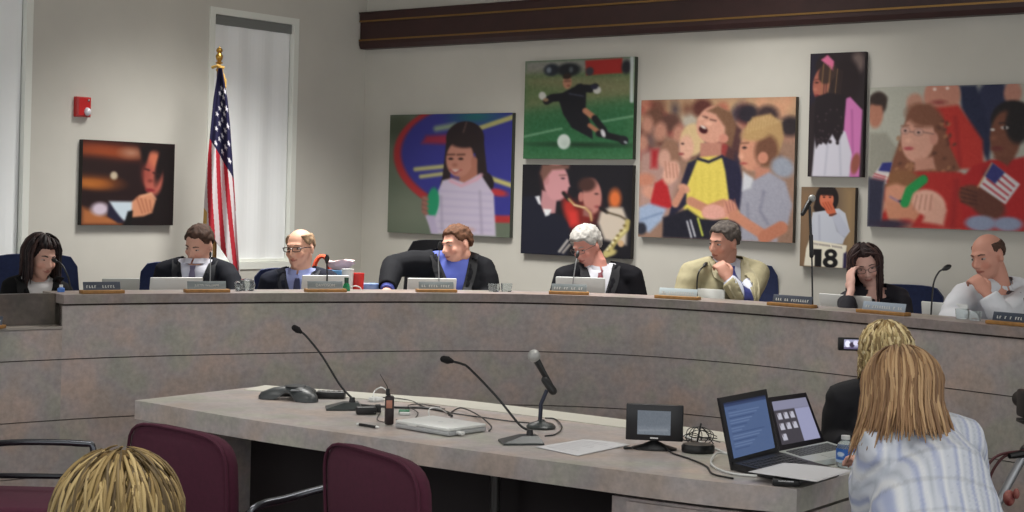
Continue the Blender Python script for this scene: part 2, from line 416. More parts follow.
ped_f = [tb(s_, .03) for s_ in np.linspace(s0, .992, 8)]; ped_b = [tb(s_, .58) for s_ in np.linspace(.992, s0, 8)]
mb = MB(); mb.prism([(q.x, q.y) for q in ped_f+ped_b], .02, TZ-.097); ped = mb.build('pedestal', M_dais, table, smooth=False)
s1 = s0+.018
mb = MB(); mb.prism([(q.x, q.y) for q in [tb(s_, .012) for s_ in np.linspace(s1+.004, .985, 8)]+[tb(s_, .028) for s_ in np.linspace(.985, s1+.004, 8)]], .36, TZ-.106)
dr = mb.build('drawer', M_dais, table, smooth=False)
mb = MB(); mb.prism([(q.x, q.y) for q in [tb(s_, .012) for s_ in np.linspace(s1+.004, .985, 8)]+[tb(s_, .028) for s_ in np.linspace(.985, s1+.004, 8)]], .05, .352)
mb.build('drawer', M_dais, table, smooth=False)
kn = tb(min(np.linspace(.5, .95, 400), key=lambda s_: abs(proj(tb(s_, .0)+Vector((0, 0, -.14)))[0]-700)), 0)
mb = MB(); mb.ell((kn.x, kn.y, .60), (.016, .014, .016)); mb.build('knob', mat('steel', (200, 200, 200), .25, 1), dr)
# ================= painted pictures: colours per vertex on a fine grid =================
class Canvas:
    """paints in any rectangular coordinate frame (x0,y0)-(x1,y1)"""
    def __init__(s, x0, y0, x1, y1, w, h, bg):
        s.x0, s.y0, s.x1, s.y1, s.w, s.h = x0, y0, x1, y1, w, h
        X = x0+(x1-x0)*np.arange(w)/(w-1); Y = y0+(y1-y0)*np.arange(h)/(h-1)
        s.X, s.Y = np.meshgrid(X, Y); s.a = np.zeros((h, w, 3)); s.a[:] = bg; s.px = (x1-x0)/(w-1)
    def mix(s, m, c, al=1):
        m = np.clip(m, 0, 1)[..., None]*al; s.a = s.a*(1-m)+np.array(c, float)*m; return s
    def e(s, cx, cy, rx, ry, c, rot=0, soft=1, al=1):
        t = math.radians(rot); dx = s.X-cx; dy = s.Y-cy
        u = dx*math.cos(t)+dy*math.sin(t); v = -dx*math.sin(t)+dy*math.cos(t)
        q = np.sqrt((u/rx)**2+(v/ry)**2)+1e-9
        dist = (1-q)*min(rx, ry); return s.mix(dist/(s.px*soft)+.5, c, al)
    def _d(s, P_):
        D = np.full(s.X.shape, 1e9); n = len(P_)
        for i in range(n):
            (ax, ay), (bx, by) = P_[i], P_[(i+1) % n]
            vx, vy = bx-ax, by-ay; L = vx*vx+vy*vy+1e-9
            t = np.clip(((s.X-ax)*vx+(s.Y-ay)*vy)/L, 0, 1)
            D = np.minimum(D, np.hypot(s.X-ax-t*vx, s.Y-ay-t*vy))
        return D
    def p(s, pts, c, soft=1, al=1):
        ins = np.zeros(s.X.shape, bool); n = len(pts)
        for i in range(n):
            (ax, ay), (bx, by) = pts[i], pts[(i+1) % n]
            if ay == by: continue
            k = ((ay > s.Y) != (by > s.Y)) & (s.X < (bx-ax)*(s.Y-ay)/(by-ay)+ax); ins ^= k
        D = s._d(pts); D = np.where(ins, D, -D); return s.mix(D/(s.px*soft)+.5, c, al)
    def l(s, pts, wd, c, soft=1, al=1):
        D = np.full(s.X.shape, 1e9)
        for a, b in zip(pts[:-1], pts[1:]): D = np.minimum(D, s._d([a, b]))
        return s.mix((wd/2-D)/(s.px*soft)+.5, c, al)
    def noise(s, amp, seed=1, sc=1):
        r = np.random.RandomState(seed); n = r.randn(s.h//sc+2, s.w//sc+2)
        n = np.repeat(np.repeat(n, sc, 0), sc, 1)[:s.h, :s.w]; s.a = np.clip(s.a+n[..., None]*amp, 0, 255); return s
    def hue(s, amp, sc, seed=1):
        r = np.random.RandomState(seed); n = r.randn(s.h//sc+2, s.w//sc+2, 3)
        n = np.repeat(np.repeat(n, sc, 0), sc, 1)[:s.h, :s.w]; s.a = np.clip(s.a+n*amp, 0, 255); return s
    def blur(s, k=1):
        for _ in range(k):
            q = np.pad(s.a, ((1, 1), (1, 1), (0, 0)), 'edge'); s.a = (q[:-2, 1:-1]+q[2:, 1:-1]+q[1:-1, :-2]+q[1:-1, 2:]+2*q[1:-1, 1:-1])/6
        return s
    def lin(s):
        x = np.clip(s.a, 0, 255)/255; return np.where(x <= .04045, x/12.92, ((x+.055)/1.055)**2.4)
    def emit(s, mb, f):
        """lay the grid as a surface; f(u, v) -> Vector"""
        L = s.lin(); b = len(mb.v)
        for j in range(s.h):
            for i in range(s.w): mb.v.append(f(i/(s.w-1), j/(s.h-1))); mb.c.append(tuple(L[j, i]))
        for j in range(s.h-1):
            for i in range(s.w-1):
                k = b+j*s.w+i; mb.f.append([k, k+s.w, k+s.w+1, k+1]); mb.mi.append(0)
SKIN = (206, 150, 128); DK = (30, 24, 24)
M_print = attr_mat('photo_print', .55, .35)
M_edge = mat('canvas_edge', (60, 54, 50), .7)
def hang(label, quad, cv, wall='R', edge=(40, 36, 34), depth=.038):
    d, n = (dR, nR) if wall == 'R' else (dL, nL)
    (xl, yt0, yb0), (xr, yt1, yb1) = quad
    ta, z1 = on_wall(xl, yt0, d, n, depth); _, z0 = on_wall(xl, yb0, d, n, depth); tb_, z3 = on_wall(xr, yt1, d, n, depth); _, z2 = on_wall(xr, yb1, d, n, depth)
    zt_, zb_ = (z1+z3)/2, (z0+z2)/2
    t = thing('photo_canvas', label, 'picture', wpt(d, n, (ta+tb_)/2, zb_, 0), 0)
    # front at `depth`, pulled in a little so that it lines up once it stands off the wall
    mb = MB(); mb.usec = True
    cv.emit(mb, lambda u, v: wpt(d, n, ta+(tb_-ta)*u, zt_+(zb_-zt_)*v, depth))
    mb.build('print', M_print, t, smooth=False, col=True)
    mb = MB(); lo, hi = min(ta, tb_), max(ta, tb_); slab(mb, d, n, lo, hi, zb_, zt_, .001, depth-.0008)
    mb.build('canvas_frame', mat('canvas_edge_%d_%d_%d' % edge, edge, .7), t, smooth=False)
    return t
def eye(c, x, y, r, col=(30, 20, 20)): c.e(x, y, r*1.5, r, (225, 215, 210)); c.e(x, y, r*.8, r, col)

# 1 left wall: pupil leaning chin on hand
c = Canvas(58, 45, 511, 464, 120, 110, (34, 18, 20))
c.e(150, 95, 190, 40, (124, 52, 30), 3, 14); c.e(150, 100, 130, 22, (150, 70, 36), 3, 12); c.e(290, 100, 45, 22, (170, 120, 96), 0, 10)
c.e(110, 250, 110, 34, (150, 82, 34), 4, 12); c.e(90, 262, 70, 18, (176, 104, 44), 4, 8)
c.e(120, 175, 130, 45, (40, 22, 22), 0, 12, .8)
c.e(208, 217, 18, 20, (190, 175, 150), 0, 3)
c.p([(58, 375), (250, 440), (250, 464), (58, 464)], (172, 104, 60), 8); c.e(145, 384, 42, 32, (205, 190, 205), 0, 6)
c.p([(188, 345), (310, 345), (330, 380), (268, 445), (225, 420)], (196, 210, 220), 4); c.p([(185, 350), (265, 450), (235, 455), (182, 420)], (30, 28, 50), 3)
c.p([(330, 60), (511, 60), (511, 464), (262, 464), (300, 395), (350, 330), (352, 180)], (22, 14, 16), 6)
c.e(400, 205, 52, 108, (176, 92, 78), -4, 4); c.e(408, 130, 34, 40, (198, 112, 84), -4, 8); c.e(368, 190, 26, 60, (140, 60, 52), 0, 8, .5)
c.e(440, 150, 22, 100, (22, 14, 16), 12, 4); c.e(362, 110, 14, 60, (22, 14, 16), 10, 4)
c.l([(360, 178), (382, 184)], 8, (50, 24, 24), 2); c.l([(402, 196), (432, 204)], 8, (50, 24, 24), 2); c.e(388, 238, 12, 8, (120, 52, 46), 0, 3)
c.e(388, 285, 24, 9, (130, 40, 44), 4, 2); c.e(350, 225, 7, 60, (60, 20, 20), 0, 4, .5)
c.p([(300, 345), (335, 312), (395, 298), (418, 340), (402, 400), (360, 418), (300, 425)], (206, 142, 108), 3)
for k in range(4): c.l([(322+k*22, 325+k*4), (352+k*15, 402-k*4)], 4, (150, 88, 64), 3)
c.l([(345, 318), (395, 302), (418, 330)], 9, (222, 164, 130), 3); c.p([(280, 395), (305, 390), (300, 464), (262, 464)], (14, 14, 16), 2)
hang('dark picture of a pupil resting chin on hand, on the left wall', ((83.3, 139.2, 224.8), (175, 144.4, 225.6)), c.blur(2), 'L')

# 2 girl on play rug
c = Canvas(35, 48, 452, 460, 125, 123, (98, 108, 92)); c.e(60, 90, 60, 45, (74, 82, 66), 0, 16); c.e(90, 380, 90, 60, (112, 120, 104), 0, 20)
c.e(385, 205, 335, 205, (168, 46, 50), 6, 2); c.e(388, 200, 312, 186, (52, 52, 136), 6, 3)
c.e(330, 60, 70, 22, (32, 100, 106), 0, 10); c.l([(340, 100), (455, 62)], 16, (176, 172, 110), 2); c.l([(200, 98), (262, 88)], 18, (140, 160, 128), 5)
c.p([(150, 148), (165, 122), (270, 118), (262, 152)], (150, 40, 66), 5); c.l([(130, 238), (232, 227)], 14, (182, 178, 120), 3); c.l([(150, 263), (240, 250)], 13, (182, 178, 120), 3)
c.l([(375, 262), (455, 288)], 15, (190, 182, 110), 3); c.e(410, 312, 32, 12, (176, 50, 56), 10, 3)
c.e(298, 132, 64, 58, (38, 26, 30)); c.p([(236, 130), (262, 130), (248, 300), (222, 300)], (38, 26, 30)); c.e(237, 288, 18, 30, (30, 22, 26)); c.e(378, 275, 18, 30, (30, 22, 26), -20)
c.p([(330, 130), (360, 130), (376, 260), (340, 260)], (40, 28, 30)); c.l([(302, 78), (292, 112)], 3, (120, 90, 84), 2)
c.p([(292, 200), (340, 200), (345, 285), (280, 285)], (168, 110, 92), 2); c.e(282, 200, 46, 62, (186, 128, 110), 4, 2); c.e(298, 140, 50, 24, (40, 28, 30), 0, 3); c.e(330, 210, 10, 18, (170, 110, 92), 0, 2)
for x in (252, 286): c.e(x, 201, 8, 4, (40, 22, 22)); c.l([(x-12, 187), (x+12, 186)], 4, (70, 40, 34), 2)
c.e(266, 222, 7, 5, (150, 92, 78), 0, 3); c.e(268, 242, 17, 6, (206, 180, 172)); c.l([(250, 238), (268, 250), (288, 238)], 4, (150, 60, 60), 1.5); c.e(262, 272, 16, 6, (150, 98, 84), 0, 4)
c.p([(258, 268), (300, 282), (352, 250), (398, 318), (408, 458), (195, 458), (168, 396), (205, 330), (225, 275)], (194, 184, 204), 2); c.l([(252, 276), (290, 292), (340, 270), (356, 254)], 9, (214, 160, 176), 3)
for k in range(6): c.l([(215, 310+k*26), (392, 318+k*24)], 3, (170, 158, 190), 4, .7)
c.l([(352, 310), (362, 450)], 4, (158, 148, 172), 4); c.l([(222, 330), (228, 440)], 4, (158, 148, 172), 4)
c.e(172, 362, 17, 34, (126, 84, 76), 0, 2); c.e(194, 352, 21, 52, (30, 142, 100), 4, 2)
for k in range(4): c.e(168, 338+k*16, 13, 6, (150, 104, 92), 20, 1.5)
c.p([(175, 395), (200, 395), (215, 458), (190, 458)], (180, 168, 196), 2); c.e(300, 440, 30, 9, (200, 150, 140), 0, 3)
hang('picture of a girl with pigtails on a blue and red rug, above the laughing man', ((390.3, 114.5, 234), (512.5, 113.2, 236)), c.blur(1), 'R', (70, 74, 66))

# 3 goalkeeper
c = Canvas(42, 38, 512, 462, 110, 102, (70, 112, 74)); c.p([(42, 38), (512, 38), (512, 98), (42, 98)], (138, 138, 130), 5)
c.p([(42, 98), (512, 98), (512, 215), (42, 250)], (112, 122, 84), 14); c.e(330, 150, 160, 16, (134, 130, 96), 5, 14); c.e(120, 180, 90, 20, (92, 116, 74), 5, 14)
c.p([(42, 280), (512, 230), (512, 462), (42, 462)], (44, 100, 62), 20); c.noise(4, 3, 2)
c.e(160, 80, 34, 26, (36, 42, 52), 0, 3); c.e(148, 80, 11, 13, (120, 130, 140), 0, 2); c.e(235, 82, 50, 28, (30, 34, 40), 0, 3); c.e(245, 82, 9, 12, (90, 95, 100), 0, 2)
c.p([(305, 46), (460, 42), (462, 104), (310, 108)], (166, 42, 38), 2); c.e(325, 92, 17, 18, (60, 58, 66), 0, 2); c.e(478, 80, 20, 28, (34, 34, 42), 0, 3)
c.l([(500, 42), (503, 222)], 14, (196, 204, 204), 1.5); c.l([(42, 366), (210, 332)], 4, (150, 186, 154), 3); c.l([(380, 305), (512, 284)], 4, (150, 186, 154), 3)
c.e(300, 402, 190, 9, (22, 50, 30), 1, 4)
c.p([(188, 190), (240, 165), (290, 142), (312, 180), (312, 255), (340, 330), (345, 378), (255, 330), (215, 270)], (20, 20, 28), 1.5)
c.l([(205, 198), (165, 200), (142, 212)], 34, (20, 20, 28), 1.5); c.l([(280, 160), (330, 166), (350, 160)], 32, (20, 20, 28), 1.5); c.e(122, 190, 16, 18, (206, 206, 200), -30); c.e(138, 208, 12, 8, (150, 120, 90)); c.e(358, 172, 17, 16, (206, 206, 200), 20)
c.e(346, 158, 16, 11, (40, 40, 60)); c.e(230, 135, 19, 28, (186, 130, 104)); c.e(228, 110, 19, 12, (50, 34, 28)); c.e(236, 150, 6, 3, (120, 60, 50)); c.l([(220, 130), (242, 130)], 4, (90, 56, 46), 2)
c.l([(240, 184), (300, 196)], 3, (90, 96, 120), 2); c.l([(310, 258), (346, 286)], 24, (186, 126, 96), 1.5); c.l([(350, 290), (390, 340), (400, 362)], 26, (18, 18, 24), 1.5); c.l([(330, 320), (375, 352)], 18, (168, 112, 84), 1.5)
c.l([(370, 355), (425, 368), (470, 380)], 26, (18, 18, 24), 1.5); c.e(388, 354, 9, 18, (210, 210, 214), -20); c.e(474, 384, 20, 18, (26, 26, 34), 30); c.e(482, 392, 8, 5, (160, 166, 170), 30)
c.e(221, 388, 28, 32, (202, 212, 206), 0, 1.3); c.e(226, 398, 16, 15, (182, 196, 186), 0, 6)
hang('green picture of a goalkeeper in black diving beside a white ball', ((525.5, 59.5, 158.5), (635, 58.5, 159.5)), c.blur(1), 'R', (50, 58, 46))

# 4 saxophone players
c = Canvas(36, 46, 550, 485, 112, 96, (22, 20, 28)); c.e(330, 290, 60, 90, (120, 34, 30), 30, 14); c.e(270, 270, 30, 70, (176, 46, 40), -20, 6)
c.p([(120, 85), (150, 60), (160, 180), (140, 200)], (70, 40, 40), 6)
c.p([(133, 170), (205, 200), (200, 280), (150, 298), (128, 240)], (190, 136, 140), 2); c.e(200, 130, 60, 92, (204, 146, 150), -6, 2); c.e(152, 120, 14, 26, (190, 130, 132)); c.p([(122, 90), (130, 46), (262, 46), (258, 66), (180, 72), (150, 110), (140, 130)], (120, 84, 74), 3)
c.e(232, 112, 9, 4, (60, 40, 50)); c.l([(216, 98), (246, 96)], 4, (110, 76, 70), 2); c.p([(252, 118), (268, 150), (250, 158)], (204, 146, 150), 2); c.e(243, 180, 10, 6, (150, 70, 80), 0, 2)
c.p([(36, 205), (110, 200), (140, 280), (230, 290), (275, 350), (260, 485), (36, 485)], (24, 26, 42), 2); c.p([(100, 204), (122, 198), (130, 244), (118, 240)], (225, 225, 230), 1.5); c.p([(140, 262), (182, 264), (170, 292), (152, 299)], (230, 230, 232), 1.5)
c.e(370, 195, 44, 84, (190, 128, 118), -4, 2); c.e(345, 140, 42, 34, (70, 44, 40), -14, 4); c.e(318, 200, 12, 24, (180, 116, 106)); c.p([(330, 240), (372, 260), (380, 300), (330, 290)], (150, 96, 90), 3); c.e(390, 184, 9, 4, (50, 30, 34)); c.e(395, 245, 11, 6, (140, 64, 66), 0, 2)
c.e(474, 205, 28, 46, (214, 110, 56), 0, 5); c.p([(410, 270), (450, 245), (510, 245), (535, 300), (530, 420), (430, 400), (400, 320)], (206, 192, 176), 4); c.e(540, 190, 14, 90, (18, 16, 22), 0, 6)
c.p([(262, 270), (300, 270), (310, 330), (270, 345)], (206, 56, 50), 5)
c.l([(236, 183), (262, 215)], 17, (30, 26, 26), 1.5); c.l([(262, 212), (290, 240), (340, 252), (364, 276), (370, 310)], 10, (200, 164, 112), 1.5); c.l([(285, 238), (335, 250)], 4, (240, 220, 180), 1)
c.l([(410, 250), (440, 270)], 15, (28, 24, 26), 1.5); c.l([(440, 270), (500, 286), (524, 300)], 9, (90, 78, 62), 1.5)
c.l([(534, 310), (530, 345), (490, 390), (440, 475)], 22, (186, 170, 104), 2); c.l([(524, 350), (478, 400), (432, 460)], 7, (232, 222, 168), 1.5); c.e(506, 415, 14, 16, (206, 170, 130)); c.e(455, 462, 34, 16, (196, 182, 120), -20, 2)
for k in range(6): c.e(520-k*14, 330+k*24, 7, 6, (120, 100, 56)); c.e(506-k*12, 356+k*18, 5, 5, (245, 238, 200))
c.l([(262, 410), (222, 468)], 9, (214, 206, 196), 1.5); c.l([(272, 430), (240, 472)], 9, (188, 178, 168), 1.5)
hang('dark picture of two saxophone players, behind the grey haired man', ((522.8, 164.8, 254), (632.7, 164.8, 258.5)), c.blur(1), 'R')

# 5 laughing boy in the crowd
c = Canvas(22, 50, 515, 495, 160, 146, (150, 118, 100))
c.p([(22, 50), (515, 50), (515, 110), (22, 120)], (196, 160, 120), 16)
rs = np.random.RandomState(4)
for k in range(46):
    x, y = 22+rs.rand()*493, 60+rs.rand()*180
    q = [(104, 62, 52), (178, 128, 108), (90, 60, 60), (206, 150, 120), (150, 40, 44), (60, 52, 66), (190, 190, 180)][rs.randint(7)]
    c.e(x, y, 12+rs.rand()*16, 14+rs.rand()*20, q, rs.rand()*60-30, 8, .75)
for x, y, q in ((225, 80, (92, 50, 44)), (70, 105, (110, 74, 60)), (370, 100, (40, 34, 44)), (430, 105, (60, 44, 46)), (500, 140, (44, 36, 40)), (120, 125, (96, 64, 56))): c.e(x, y, 34, 30, q, 0, 6)
for x, y in ((90, 150), (45, 130), (150, 160), (28, 190)): c.e(x, y, 20, 28, (190, 136, 116), 0, 5)
c.p([(22, 220), (120, 200), (160, 300), (120, 420), (22, 430)], (176, 140, 130), 8)
c.e(42, 310, 32, 22, (196, 130, 106), 0, 5); c.e(60, 350, 30, 20, (208, 150, 128), 20, 4); c.p([(60, 210), (85, 210), (80, 270), (60, 270)], (170, 40, 46), 6)
c.e(122, 225, 34, 44, (146, 108, 88), 0, 3); c.e(105, 240, 20, 30, (206, 158, 140), 0, 3); c.p([(75, 320), (110, 300), (135, 395), (90, 410), (60, 390)], (178, 34, 40), 3); c.e(128, 285, 26, 40, (220, 170, 150), 20, 3)
for k in range(4): c.l([(108+k*12, 250+k*3), (114+k*12, 300)], 3, (176, 118, 100), 2)
c.p([(22, 400), (60, 385), (115, 400), (100, 440), (60, 480), (22, 470)], (158, 176, 204), 4); c.l([(30, 440), (100, 415)], 4, (110, 130, 165), 3); c.e(32, 468, 18, 20, (40, 42, 54), 0, 3)
c.e(196, 180, 40, 52, (214, 186, 140), 0, 3); c.e(176, 205, 24, 40, (222, 172, 150), 0, 3); c.e(164, 192, 5, 3, (60, 40, 40)); c.e(160, 225, 9, 4, (150, 70, 70))
c.p([(330, 130), (352, 150), (345, 260), (300, 240)], (80, 50, 50), 3)
c.p([(222, 190), (290, 190), (288, 245), (222, 245)], (186, 130, 112), 2); c.e(262, 132, 54, 60, (214, 158, 136), 20, 2); c.p([(240, 88), (275, 72), (318, 95), (336, 140), (322, 205), (300, 190), (300, 140), (270, 100)], (122, 88, 66), 3); c.e(296, 176, 15, 14, (206, 140, 122), 0, 1.5)
c.e(230, 148, 15, 11, (60, 14, 18), 30); c.e(230, 140, 10, 4, (226, 214, 206), 30, 1); c.l([(228, 106), (242, 110)], 5, (90, 56, 50), 1.5); c.l([(252, 116), (270, 120)], 4, (90, 56, 50), 1.5); c.e(246, 128, 10, 6, (236, 184, 160), 0, 3); c.e(222, 112, 9, 6, (226, 176, 152), 0, 3)
c.p([(185, 250), (222, 235), (290, 230), (335, 255), (362, 320), (358, 400), (320, 430), (180, 440), (170, 380), (176, 300)], (226, 206, 96), 2)
c.p([(183, 252), (215, 238), (180, 330), (182, 385), (120, 440), (130, 400), (158, 330)], (34, 32, 54), 2); c.p([(290, 228), (338, 250), (364, 320), (354, 405), (318, 370), (304, 280)], (34, 32, 58), 2); c.l([(216, 240), (250, 250), (292, 232)], 9, (34, 32, 54), 1.5)
for k in range(4): c.l([(208+k*24, 280), (204+k*26, 390)], 4, (206, 184, 76), 5, .5)
c.p([(105, 430), (185, 400), (230, 430), (360, 430), (360, 495), (105, 495)], (26, 26, 40), 3); c.l([(185, 440), (200, 490)], 5, (230, 230, 235), 1.5); c.l([(196, 436), (212, 486)], 5, (230, 230, 235), 1.5); c.l([(220, 430), (236, 482)], 6, (214, 222, 90), 1.5)
c.e(172, 335, 20, 14, (208, 150, 126), 30, 2); c.l([(165, 345), (145, 385)], 24, (200, 140, 116), 2)
c.l([(195, 375), (250, 400), (300, 380)], 28, (196, 136, 110), 2); c.e(345, 305, 12, 70, (34, 32, 58), -6, 3)
c.p([(358, 150), (385, 110), (440, 100), (475, 130), (482, 175), (460, 250), (425, 265), (415, 190), (370, 170)], (178, 144, 98), 3); c.e(388, 215, 42, 62, (206, 146, 120), 4, 2); c.e(430, 215, 36, 50, (112, 74, 56), 0, 5); c.e(420, 236, 16, 18, (200, 136, 112), 0, 1.5); c.e(395, 162, 44, 22, (182, 148, 100), -10, 4)
for k in range(12): c.l([(370+k*9, 158-k*3), (372+k*9.5, 108+abs(k-6)*3)], 3, (210, 180, 128), 2, .7)
c.e(362, 205, 7, 4, (50, 34, 36)); c.l([(350, 192), (374, 190)], 4, (120, 84, 66), 1.5); c.e(352, 232, 8, 8, (222, 166, 140), 0, 3); c.e(360, 254, 12, 4, (170, 84, 78))
c.p([(395, 262), (440, 270), (450, 300), (400, 305)], (190, 130, 108), 3)
c.p([(360, 300), (395, 305), (440, 280), (490, 310), (512, 380), (500, 440), (470, 450), (470, 495), (360, 495), (352, 400)], (158, 158, 172), 3); c.p([(360, 280), (392, 300), (385, 330), (358, 340)], (204, 206, 212), 3); c.l([(425, 340), (415, 400), (440, 440)], 4, (124, 124, 142), 4); c.l([(376, 380), (380, 440)], 4, (130, 130, 146), 4)
c.e(480, 265, 36, 30, (150, 156, 170), 30, 5)
c.l([(300, 410), (250, 412)], 34, (214, 152, 136), 2); c.e(270, 408, 38, 24, (226, 166, 152), 0, 2); c.e(325, 400, 22, 34, (214, 150, 130), -20, 2)
for k in range(4): c.l([(308+k*9, 375-k*3), (318+k*9, 410)], 3, (160, 100, 84), 1.5)
c.l([(335, 415), (380, 445), (430, 475)], 32, (200, 136, 110), 2); c.l([(430, 480), (480, 450)], 40, (190, 122, 96), 2)
hang('picture of a laughing boy in a yellow and navy shirt among clapping children', ((641.5, 99, 236), (796, 98, 244)), c.noise(4, 2).blur(1), 'R', (84, 74, 62))

# 6 tall portrait with pink sweater
c = Canvas(33, 28, 149, 290, 62, 130, (40, 30, 34)); c.p([(33, 28), (70, 28), (55, 120), (33, 140)], (34, 28, 44), 4); c.e(134, 50, 14, 22, (110, 94, 90), 0, 6)
c.e(110, 90, 30, 50, (34, 22, 26), 0, 5); c.e(70, 55, 26, 26, (38, 26, 30), 0, 2); c.e(58, 92, 18, 34, (172, 100, 84), 8, 1.5); c.e(70, 70, 18, 24, (64, 44, 38), 20, 2)
c.p([(56, 42), (70, 32), (84, 46), (82, 66), (68, 52)], (216, 110, 150), 1.5); c.e(48, 90, 4, 1.6, (40, 20, 20)); c.l([(43, 84), (54, 83)], 1.4, (50, 26, 26)); c.e(45, 104, 4, 3, (190, 120, 100), 0, 2); c.e(49, 117, 5, 2, (120, 44, 50))
for k in range(9): c.l([(62+k*5, 50+k*2), (58+k*5, 110), (62+k*5, 150)], 2.2, (150, 116, 78) if k % 3 == 0 else (60, 44, 38), 1, .8)
c.p([(96, 130), (120, 122), (146, 150), (143, 290), (122, 290), (108, 200)], (204, 118, 178), 2); c.l([(124, 150), (128, 240)], 3, (170, 88, 146), 3)
c.p([(48, 190), (78, 178), (112, 195), (126, 240), (122, 290), (42, 290)], (206, 204, 216), 2); c.l([(76, 200), (70, 285)], 2, (176, 176, 192), 3); c.l([(100, 215), (104, 285)], 2, (176, 176, 192), 3)
c.p([(46, 120), (74, 112), (112, 118), (108, 190), (96, 220), (84, 200), (72, 222), (60, 214), (50, 230), (44, 190)], (30, 20, 26), 2)
for k in range(26):
    x = 48+rs.rand()*56; y = 150+rs.rand()*70; c.e(x, y, 3.4, 4, (34, 24, 30), 0, 1); c.e(x+1, y-2, 1.2, 1.2, (96, 80, 84), 0, 1)
c.e(134, 262, 9, 22, (150, 84, 72), 10, 2)
hang('tall picture of a girl in pink with long dark curls', ((810.6, 53.3, 176), (865.3, 52, 177.8)), c.blur(1), 'R', (40, 32, 36))

# 7 number 18
c = Canvas(10, 38, 300, 468, 96, 140, (118, 98, 78)); c.p([(240, 38), (300, 38), (300, 468), (250, 468)], (150, 124, 90), 20); c.p([(10, 60), (60, 60), (60, 468), (10, 468)], (134, 106, 80), 16)
c.e(150, 100, 62, 78, (28, 18, 20), 0, 2); c.p([(90, 100), (115, 100), (130, 190), (100, 200), (78, 150)], (28, 18, 20), 3)
c.p([(75, 175), (130, 165), (215, 150), (250, 175), (276, 270), (250, 310), (240, 340), (70, 340), (66, 230)], (196, 200, 212), 2); c.l([(110, 190), (116, 320)], 4, (164, 168, 186), 5); c.l([(190, 200), (210, 270), (250, 300)], 5, (150, 154, 172), 4); c.l([(70, 240), (74, 330)], 4, (168, 172, 190), 4)
c.e(148, 104, 38, 48, (208, 116, 86), 0, 2); c.p([(110, 52), (190, 52), (184, 82), (112, 80)], (30, 20, 20), 3); c.e(134, 92, 6, 3.5, (40, 20, 20)); c.e(166, 92, 6, 3.5, (40, 20, 20)); c.l([(126, 84), (142, 83)], 3, (50, 28, 24)); c.l([(158, 83), (174, 84)], 3, (50, 28, 24))
c.p([(120, 118), (175, 112), (200, 170), (180, 195), (150, 175)], (204, 104, 72), 2); c.l([(128, 124), (150, 160)], 3, (160, 70, 50), 2); c.l([(142, 120), (164, 158)], 3, (160, 70, 50), 2); c.l([(156, 118), (178, 156)], 3, (160, 70, 50), 2)
c.l([(168, 188), (200, 180)], 12, (110, 60, 46), 1.5); c.p([(180, 200), (215, 170), (275, 270), (250, 300), (225, 290)], (186, 190, 206), 3)
c.p([(60, 322), (262, 346), (246, 468), (34, 464), (44, 370)], (232, 226, 208), 1.5)
for a, b in ((70, 104), (112, 176), (184, 240)): 
    x = a
    while x < b: c.l([(x, 338+(x-70)*.1), (x+4, 346+(x-70)*.1)], 2.6, (90, 76, 80), 1.2); x += 8
c.p([(84, 372), (128, 372), (128, 466), (92, 466), (92, 404), (72, 410), (72, 390)], (16, 14, 18), 1.2)
c.e(178, 396, 33, 27, (16, 14, 18)); c.e(176, 440, 40, 30, (16, 14, 18)); c.e(178, 397, 12, 9, (232, 226, 208)); c.e(176, 440, 15, 11, (232, 226, 208))
c.p([(246, 390), (262, 380), (262, 468), (244, 468)], (40, 34, 70), 3)
hang('small picture of a pupil covering her mouth above the number 18', ((801.5, 187, 266.5), (855.5, 187.5, 268.5)), c.blur(1), 'R', (60, 50, 44))

# 8 girl with small flags (runs out of the frame on the right)
c = Canvas(32, 38, 640, 490, 176, 132, (176, 176, 164)); c.e(440, 110, 60, 90, (40, 44, 74), 0, 5); c.p([(330, 38), (385, 38), (440, 200), (430, 280), (400, 230), (340, 110)], (30, 36, 66), 4)
c.e(275, 70, 60, 66, (198, 136, 116), 0, 3); c.e(250, 48, 6, 5, (240, 220, 210)); c.e(292, 46, 6, 5, (240, 220, 210)); c.p([(215, 110), (330, 100), (410, 210), (415, 300), (260, 300)], (188, 50, 42), 4); c.e(185, 90, 28, 30, (190, 140, 120), 0, 4); c.e(265, 90, 22, 7, (150, 70, 66), 0, 3); c.l([(320, 140), (340, 290)], 6, (150, 34, 34), 6)
c.e(60, 90, 30, 38, (54, 40, 36), 0, 3); c.e(52, 125, 26, 44, (178, 120, 98), 0, 3); c.e(60, 76, 30, 20, (50, 36, 32), 0, 3); c.p([(32, 185), (90, 185), (130, 235), (120, 340), (32, 340)], (150, 148, 136), 4)
c.e(500, 66, 28, 36, (190, 134, 116), 0, 3)
c.p([(160, 130), (190, 100), (235, 96), (280, 140), (300, 220), (340, 300), (290, 350), (240, 330), (150, 330), (95, 330), (130, 230)], (126, 78, 58), 3)
for k in range(60):
    x = 120+rs.rand()*200; y = 150+rs.rand()*180
    if abs(x-195) < 52 and 110 < y < 270: continue
    c.e(x, y, 5, 8, (170, 118, 84) if k % 2 else (92, 54, 42), rs.rand()*90, 1.5, .8)
c.e(198, 205, 56, 76, (210, 156, 136), 4, 2); c.e(215, 130, 60, 36, (124, 78, 58), 12, 5); c.e(252, 205, 14, 20, (200, 140, 122), 0, 2)
for x, y in ((155, 178), (200, 184)): c.e(x, y, 16, 12, (150, 110, 100), 0, 1.2); c.e(x, y, 13.5, 9.5, (212, 166, 150), 0, 1.2); c.e(x, y+1, 5, 3.5, (50, 36, 40))
c.l([(170, 182), (184, 184)], 3, (120, 90, 84)); c.l([(216, 184), (250, 190)], 3, (120, 90, 84)); c.l([(142, 164), (166, 162)], 4, (130, 84, 66), 2); c.l([(186, 166), (214, 166)], 4, (130, 84, 66), 2)
